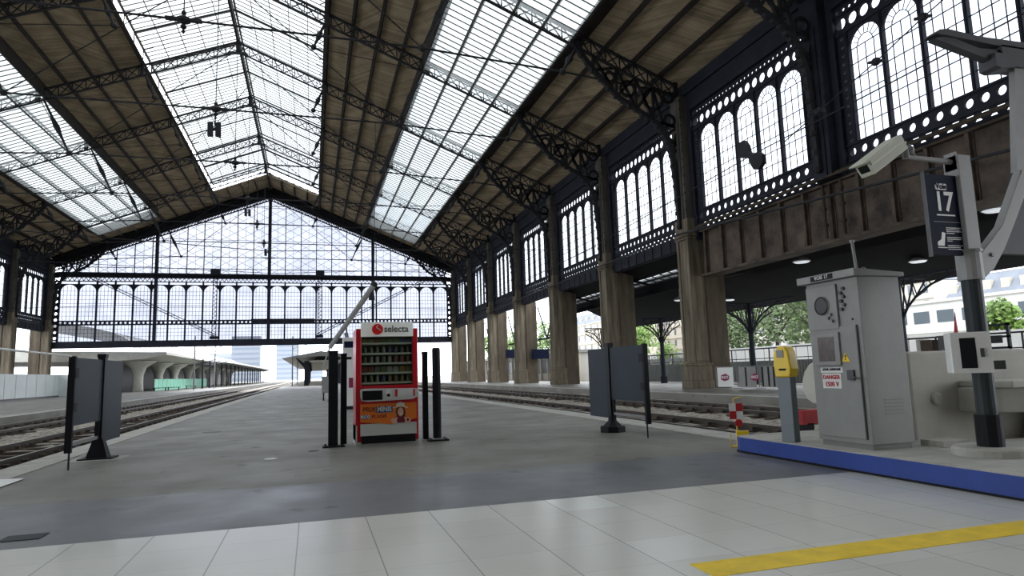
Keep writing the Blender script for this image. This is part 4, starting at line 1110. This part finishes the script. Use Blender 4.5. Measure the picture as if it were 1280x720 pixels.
# ------------------------------------------------------------------ platform edge notice boards
def board(loc, mirror, lab, pedestal):
    o = empty('swing_board', loc); tag(o, lab, 'notice board', 'dark boards on posts at the platform edges')
    s = -1 if mirror else 1
    L0 = 1.45
    MB().box(-.055, .055, -.07, .07, .1, 1.76).box(-.065, .065, -.08, .08, 1.70, 1.76).build('post', BLACKM, o)
    near = MB().box(-.03, .03, -L0, -.08, .64, 1.66).build('near_panel', SIGNB, o)
    MB().box(-.045, .045, -L0-.06, -L0, .25, 1.68).box(-.05, .05, -L0-.03, -L0+.12, 1.35, 1.5).box(-.05, .05, -L0-.03, -L0+.1, .85, .98).build('end_stile', BLACK, o)
    MB().box(-.02, .02, -L0, -.05, .34, .39).build('lower_rail', GREYD, o)
    MB().box(-.02, .02, -.14, -.05, .34, .66).build('hinge_stile', BLACKM, o)
    MB().box(-.03, .03, .08, 1.15 if not mirror else 1.0, .27, 1.66).build('far_panel', SIGNB, o)
    MB().tube((.0, -L0+.02, 0), (.0, -L0+.02, .3), .014, 6).build('drop_bolt', BLACKM, o)
    m = MB()
    if pedestal: m.lathe([(.26,0),(.26,.11),(.2,.12),(.09,.22),(.08,.32)], n=8)
    else: m.box(-.26, .26, -.2, .2, 0, .025).add([(-.16,-.12,.025),(.16,-.12,.025),(.16,.12,.025),(-.16,.12,.025),(-.07,-.07,.34),(.07,-.07,.34),(.07,.07,.34),(-.07,.07,.34)], [(0,1,2,3),(4,5,6,7),(0,1,5,4),(1,2,6,5),(2,3,7,6),(3,0,4,7)])
    m.build('base', BLACK, o)
    MB().box(-s*.036, -s*.03, -L0+.25, -L0+.55, 1.17, 1.18).build('scratch_strip', GREYM, near)
    return o
board((-3.45, 12.86, 0), False, 'dark swing board on a post at the left platform edge', False)
board((5.72, 12.1, 0), True, 'dark swing board on a post at the right platform edge', True)
# repaired asphalt around left board base
struct(MB().box(-3.85, -3.05, 12.55, 13.2, .0005, .004).build('trim_3', CONC))
o = empty('guide_rail', (-3.45, 11.3, 0)); tag(o, 'thin white horizontal rod running from the left board out of the frame', 'rail')
MB().tube((0, .0, 1.68), (0, -5.2, 1.70), .014, 8).build('rod', WHITE, o); MB().tube((0, -5.2, 0), (0, -5.2, 1.72), .03, 8).build('end_post', GREYM, o)

# ------------------------------------------------------------------ blue edged plinth with the equipment
PXF = 5.88; PH = .225
poly = [(PXF, 1.5), (PXF, 8.2), (PXF+.04, 8.33), (PXF+.12, 8.4), (7.35, 8.4), (7.35, 6.2), (13, 6.2), (13, 1.5)]
m = MB().prism(poly, .03, PH, 'xy')
pl = struct(m.build('equipment_plinth', CONC), 'low concrete plinth with a blue painted edge')
MB().box(PXF-.012, PXF, 1.5, 8.22, .03, PH-.012).prism([(PXF-.012, 8.2), (PXF+.03, 8.34), (PXF+.12, 8.412), (7.0, 8.412), (7.0, 8.40), (PXF+.12, 8.40), (PXF+.04, 8.33), (PXF, 8.2)], .03, PH-.012, 'xy').build('blue_edging', BLUE, pl)
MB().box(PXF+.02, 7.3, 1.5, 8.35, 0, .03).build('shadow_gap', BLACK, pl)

# concrete buffer block
cb = empty('concrete_buffer', (7.4, 6.55, .0)); tag(cb, 'large white concrete buffer block behind the electrical cabinet', 'buffer block')
MB().box(.02, 5.5, .15, 1.55, 0, 1.35).build('block', CONCW, cb, bevel=.03)
ROUND = [(.2, .62), (1.9, .62), (2.02, .68), (2.1, .80), (2.1, .95), (2.04, 1.1), (1.92, 1.22), (1.7, 1.30), (1.4, 1.34), (.2, 1.34)]
MB().prism(ROUND, .0, .9, 'yz').build('rounded_nose', CONCW, cb, bevel=.01)
m = MB(); m.box(.85, 5.5, -.55, .16, .86, .95)
m.prism([(.8,-.0),(.9,-.35),(1.2,-.52),(5.5,-.58),(5.5,.16),(.8,.16)], .55, .86, 'xy')
m.build('ledge', CONCW, cb, bevel=.02)
MB().box(2.15, 5.4, -.62, .14, PH, .34).box(2.2, 5.4, -.35, .145, .34, .5).build('dark_recess', BLACKM, cb)
m = MB().lathe([(.07,-.02),(.09,.0),(.09,.05)], (.42, .13, .72), 14, 'y'); m.build('lifting_eye', CONCW, cb)
MB().box(1.16, 1.34, .1, .155, 1.0, 1.1).build('patch', CONC, cb)
# rounded pale disc guard and red buffer at track end
o = empty('red_buffer', (8.3, 10.4, -.0)); tag(o, 'red painted buffer beam low behind the cabinet at the track end', 'buffer')
MB().box(.45, 1.4, -.1, .1, .10, .36).build('beam', REDP, o); [MB().box(x, x+.15, -.1, .3, -.3, .12).build('leg', BLACKM, o) for x in (.55, 1.15)]
# red white marker
o = empty('track_marker', (6.25, 8.8, 0)); tag(o, 'red and white chequered track marker on a yellow foot, left end of the blue edge', 'marker')
MB().box(-.11, .11, -.03, .03, .0, .02).box(-.02, .16, -.06, .06, .0, .24).build('foot', YEL, o, bevel=.006)
MB().tube((0, 0, .2), (0, 0, .46), .012, 8).tube((-.1, 0, .02), (-.1, 0, .2), .008, 6).build('stem', YEL, o)
pp = MB().box(-.1, .1, -.012, .012, .42, .66).build('plate', WHITEP, o)
MB().box(0, .1, -.016, -.012, .54, .66).box(-.1, 0, -.016, -.012, .42, .54).build('red_squares', REDP, pp)
MB().lathe([(.055,-.03),(.06,0),(.055,.03)], (.03, 0, .36), 16, 'y').build('red_lamp', REDP, o)
MB().tube((-.03, 0, .66), (-.03, 0, .73), .008, 6).tube((-.03, 0, .73), (.09, 0, .76), .008, 6).build('hook', YEL, o)
o.rotation_euler[2] = -.55

# ticket validator
o = empty('ticket_validator', (6.02, 7.33, PH)); tag(o, 'yellow ticket validator on a grey blue post', 'ticket validator')
MB().box(-.06, .06, -.10, .10, 0, .86).build('post', mat('blue_grey', (.16, .19, .21), .5), o, bevel=.01)
m = MB().prism([(-.12, .84), (.10, .84), (.12, 1.0), (.105, 1.17), (.04, 1.25), (-.07, 1.25), (-.115, 1.17), (-.14, .95)], -.09, .09, 'yz')
h = m.build('head', YEL, o, bevel=.02)
MB().box(-.1, -.088, -.07, .03, .93, .955).build('slot', BLACK, h); MB().box(-.10, -.085, -.05, .05, 1.10, 1.2).build('display', GREYM, h)
o.rotation_euler[2] = .25

# electrical cabinet
cw0, cw1 = 6.08, 7.02
o = empty('electrical_cabinet', (6.14, 6.12, PH)); o.rotation_euler[2] = 0.0
tag(o, 'tall grey electrical cabinet with a danger sign standing on the blue edged plinth', 'electrical cabinet')
Ly = .84; Dx = .62; H = 2.02
MB().box(0, Dx, 0, Ly, .06, H).build('body', GREYM, o, bevel=.008)
MB().box(.03, Dx-.03, .03, Ly-.03, 0, .06).build('plinth', GREYD, o)
m = MB().prism([(-.09, H), (Dx+.04, H), (Dx+.04, H+.05), (-.09, H+.09)], -.05, Ly+.06, 'xz'); cap = m.build('roof_cap', GREYM, o, bevel=.006)
MB().box(-.1, -.09, .28, .64, H+.012, H+.075).build('label_plate', BLACK, cap); text('VOIE 17', .065, (-.102, .46, H+.044), (PI/2, 0, -PI/2), WHITE, cap)
dr = MB().box(-.022, 0, .06, Ly-.05, .12, 1.45).build('door', GREYM, o, bevel=.005)
MB().box(-.026, -.018, .055, .07, .12, 1.45).build('hinge_gap', DGREY, dr)
up_ = MB().box(-.03, 0, .32, Ly-.02, 1.42, 1.97).build('meter_door', GREYM, o, bevel=.006)
MB().lathe([(.115,-.045),(.10,-.05),(.10,-.03)], (0, .56, 1.72), 24, 'x').build('dial_glass', SCREEN, up_); MB().lathe([(.125,-.04),(.125,-.02)], (0, .56, 1.72), 24, 'x').build('dial_ring', GREYD, up_)
m = MB()
for a, b in ((.40, 1.52), (.46, 1.56), (.42, 1.60)): m.lathe([(.02,-.06),(.02,-.03)], (0, a, b), 8, 'x')
m.build('knobs', GREYD, up_)
m = MB()
for i in range(6): m.lathe([(.022,-.03),(.022,0)], (0, .26-.04*(i % 2), 1.65+.05*i), 8, 'x')
m.build('cable_glands', DGREY, o)
wf = MB().box(-.05, -.02, .32, .74, .98, 1.38).build('inspection_window', GREYM, dr, bevel=.006)
MB().box(-.054, -.05, .40, .66, 1.03, 1.33).build('pane', mat('brownish_pane', (.08, .06, .055), .25, 0, .5, 12), wf)
wn_ = MB().prism([(.20, 1.02), (.32, 1.02), (.26, 1.13)], -.028, -.022, 'yz').build('warning_triangle', YEL, dr)
MB().prism([(.255, 1.04), (.27, 1.04), (.255, 1.075), (.275, 1.075), (.258, 1.11), (.25, 1.08), (.262, 1.075)], -.031, -.028, 'yz').build('bolt_symbol', BLACK, wn_)
dp = MB().box(-.028, -.022, .36, .66, .70, .88).build('danger_sign', WHITEP, dr)
text('DANGER', .068, (-.031, .51, .835), (PI/2, 0, -PI/2), REDP, dp, bold=.002); text('1500 V', .078, (-.031, .51, .75), (PI/2, 0, -PI/2), REDP, dp, bold=.002)
lp = MB().box(-.028, -.022, .32, .68, .89, .955).build('name_plate', WHITEP, dr); text('LIGNE AERIENNE', .04, (-.031, .50, .93), (PI/2, 0, -PI/2), BLACK, lp, bold=.001)
m = MB().box(-.05, -.02, .14, .24, .80, .92).tube((-.05, .19, .84), (-.05, .02, .82), .012, 6).build('handle', DGREY, dr)
MB().lathe([(.012,-.01),(.012,0)], (0, .12, 1.52), 8, 'x').build('keyhole', BLACK, o)
m = MB()
for i in range(5): m.box(.22, .50, -.006, 0, .40+.04*i, .415+.04*i)
m.build('vent_louvres', GREYD, o)
m = MB(); 
for i in range(10): m.bar((.52+.045*math.cos(2*PI*i/10), .4, H+.13+.045*math.sin(2*PI*i/10)), (.52+.045*math.cos(2*PI*(i+1)/10), .4, H+.13+.045*math.sin(2*PI*(i+1)/10)), .014)
m.build('lifting_ring', GREYD, o)
MB().tube((.36, .35, H+.08), (.33, .35, H+.48), .018, 8).lathe([(.03,0),(.03,.03)], (.33,.35,H+.48), 8).build('vent_pipe', GREYM, o)
tag(MB().box(6.98, 7.38, 5.95, 6.25, PH, PH+.07).build('wooden_block', CONC), 'small concrete block at the foot of the electrical cabinet, right side', 'block')

# pole with camera, sign and branch
PXP, PYP = 6.87, 5.3
o = empty('equipment_pole', (PXP, PYP, PH)); tag(o, 'tall grey and dark pole with black foot sleeve and slanting side branch', 'pole')
MB().lathe([(.36,0),(.36,.07),(.34,.09)], n=28).build('foot_disc', CONC, o)
MB().tube((0,0,.05), (0,0,1.9), .098, 16).build('dark_shaft', POLED, o, smooth=False)
MB().tube((0,0,.07), (0,0,.42), .125, 18).build('sleeve', BLACK, o)
MB().tube((0,0,1.86), (0,0,2.18), .125, 16).build('collar', POLE, o)
MB().box(-.10, .09, -.09, .09, 2.16, 3.25).build('square_shaft', POLE, o, bevel=.008)
MB().lathe([(.14,0),(.14,.03)], (0,0,2.16), 16).build('clamp_ring', GREYD, o)
MB().prism([(.05, 1.84), (.07, 2.1), (.50, 2.48), (.81, 2.98), (.96, 3.22), (1.12, 3.5), (1.2, 3.42), (.98, 2.95), (.66, 2.46), (.48, 2.2), (.30, 1.99), (.13, 1.87)], -.05, .05, 'xz').build('branch', POLE, o, bevel=.006)
MB().tube((.28, -.07, 2.14), (.28, .07, 2.14), .022, 8).build('branch_bolt', GREYD, o)
m = MB().prism([(.76, 3.1), (.92, 3.15), (1.11, 4.4), (.95, 4.4)], -.10, -.03, 'xz').prism([(1.24, 3.1), (1.36, 3.15), (1.55, 4.4), (1.43, 4.4)], -.10, -.03, 'xz')
for z in (3.45, 3.8, 4.15): m.box(.84+(z-3.1)*.14, 1.34+(z-3.1)*.14, -.09, -.04, z, z+.06)
m.build('upright_frame', POLE, o)
MB().prism([(.50, 2.18), (2.2, 2.18), (2.2, 4.1), (1.3, 4.1), (1.1, 3.45), (.9, 2.95), (.62, 2.45)], .06, .14, 'xz').build('screen_back', POLED, o)
ARMM = mat('dark_weathered_arm', (.045, .048, .056), .6, 0, .15, 5)
m = MB().prism([(-.22, 4.64), (-.14, 4.70), (-.02, 4.72), (.46, 4.69), (2.1, 4.72), (2.1, 4.60), (.82, 4.61), (.60, 4.615), (-.02, 4.64)], -.10, .06, 'xz')
m.prism([(-.20, 4.60), (.0, 4.66), (.46, 4.56), (.80, 4.58), (.80, 4.46), (.62, 4.44), (.45, 4.47)], -.07, .03, 'xz')
m.box(.78, 2.1, -.10, .06, 4.45, 4.63).prism([(.62, 4.34), (.70, 4.32), (.94, 4.36), (2.1, 4.38), (2.1, 4.5), (.62, 4.5)], -.13, .08, 'xz')
m.build('top_arm', ARMM, o)

# voie sign
o = empty('track_sign', (6.555, 5.28, 2.35)); tag(o, 'dark navy hanging sign reading Voie 17 attached to the pole', 'sign')
sg = MB().box(-.235, .21, -.02, .02, 0, .89).build('panel', NAVY, o); MB().box(-.243, -.235, -.022, .022, -.02, .92).build('edge_trim', DGREY, o)
pill = MB().prism([(-.085+.0, .72), (-.1, .735), (-.1, .775), (-.085, .79), (.05, .79), (.065, .775), (.065, .735), (.05, .72)], -.024, -.02, 'xz').build('pill', WHITE, o)
text('Voie', .085, (-.018, -.027, .757), (PI/2, 0, 0), NAVY, pill, bold=.002)
text('17', .30, (.0, -.023, .58), (PI/2, 0, 0), WHITE, o, bold=.006, sx=.92)
MB().box(-.12, .14, -.023, -.02, .432, .446).build('underline', WHITE, o)
m = MB()
for i in range(22): m.box(-.17+.017*i, -.165+.017*i, -.023, -.02, .36, .366)
m.build('dotted_line', WHITE, o)
m = MB()
for k, (z, x1) in enumerate(((.295, .2), (.275, .19), (.255, .2), (.235, .1), (.19, .2), (.17, .19), (.15, .06), (.10, .2), (.08, .17), (.06, .19))):
    x = -.01
    while x < x1:
        d = random.uniform(.015, .04); m.box(x, min(x+d, x1), -.023, -.02, z, z+.008); x += d+.006
m.build('small_print', WHITE, o)
MB().prism([(-.15, .10), (-.06, .10), (-.04, .20), (-.03, .24), (-.075, .25), (-.095, .17), (-.15, .14)], -.023, -.02, 'xz').box(-.15, -.02, -.023, -.02, .075, .085).build('pictogram', WHITE, o)
MB().box(.205, .24, -.015, .015, .1, .14).box(.205, .24, -.015, .015, .78, .82).build('bracket', GREYD, o)

# CCTV camera
o = empty('security_camera', (6.86, 5.3, 3.41)); tag(o, 'cream security camera on an arm at the top of the pole', 'security camera')
MB().tube((-.05, 0, .0), (-.72, 0, .02), .032, 10, .022).box(-.09, -.07, -.07, .07, -.10, .10).build('arm', POLE, o)
MB().tube((-.72, 0, .0), (-.72, 0, .10), .035, 10).sphere((-.66, 0, .10), .05, 8, 6).tube((-.60, .0, .02), (-.66, 0, .16), .02, 8).build('swivel', GREYD, o)
hz = MB(); 
hz.box(-.31, .27, -.09, .09, -.075, .08).box(-.37, .26, -.11, .11, .08, .10).box(-.30, .26, -.105, -.09, .02, .1)
hh_ = hz.build('housing', CAMM, o, bevel=.01); hh_.location = (-1.04, 0, .0); hh_.rotation_euler = (0, -math.radians(33), 0)
MB().box(-.315, -.31, -.06, .06, -.03, .05).build('front_glass', SCREEN, hh_); MB().box(.27, .30, -.07, .07, -.04, .06).build('rear_cap', GREYD, hh_)

# switch box on the pole
o = empty('switch_box', (6.53, 5.16, 1.09)); tag(o, 'small white switch box with open black window fixed to the pole', 'switch box')
MB().box(-.18, .18, -.08, .12, 0, .42).build('case', WHITE, o, bevel=.01)
d_ = MB().box(-.18, .18, -.10, -.08, 0, .42).build('door', WHITE, o, bevel=.006)
MB().box(-.10, .04, -.104, -.10, .05, .36).build('dark_window', BLACK, d_); MB().box(.075, .105, -.12, -.10, .16, .25).build('latch', DGREY, d_)
MB().box(.14, .34, .08, .16, .03, .12).box(.14, .34, .08, .16, .3, .38).box(.14, .18, .08, .16, .03, .38).build('bracket', DGREY, o)
o.rotation_euler[2] = -.62
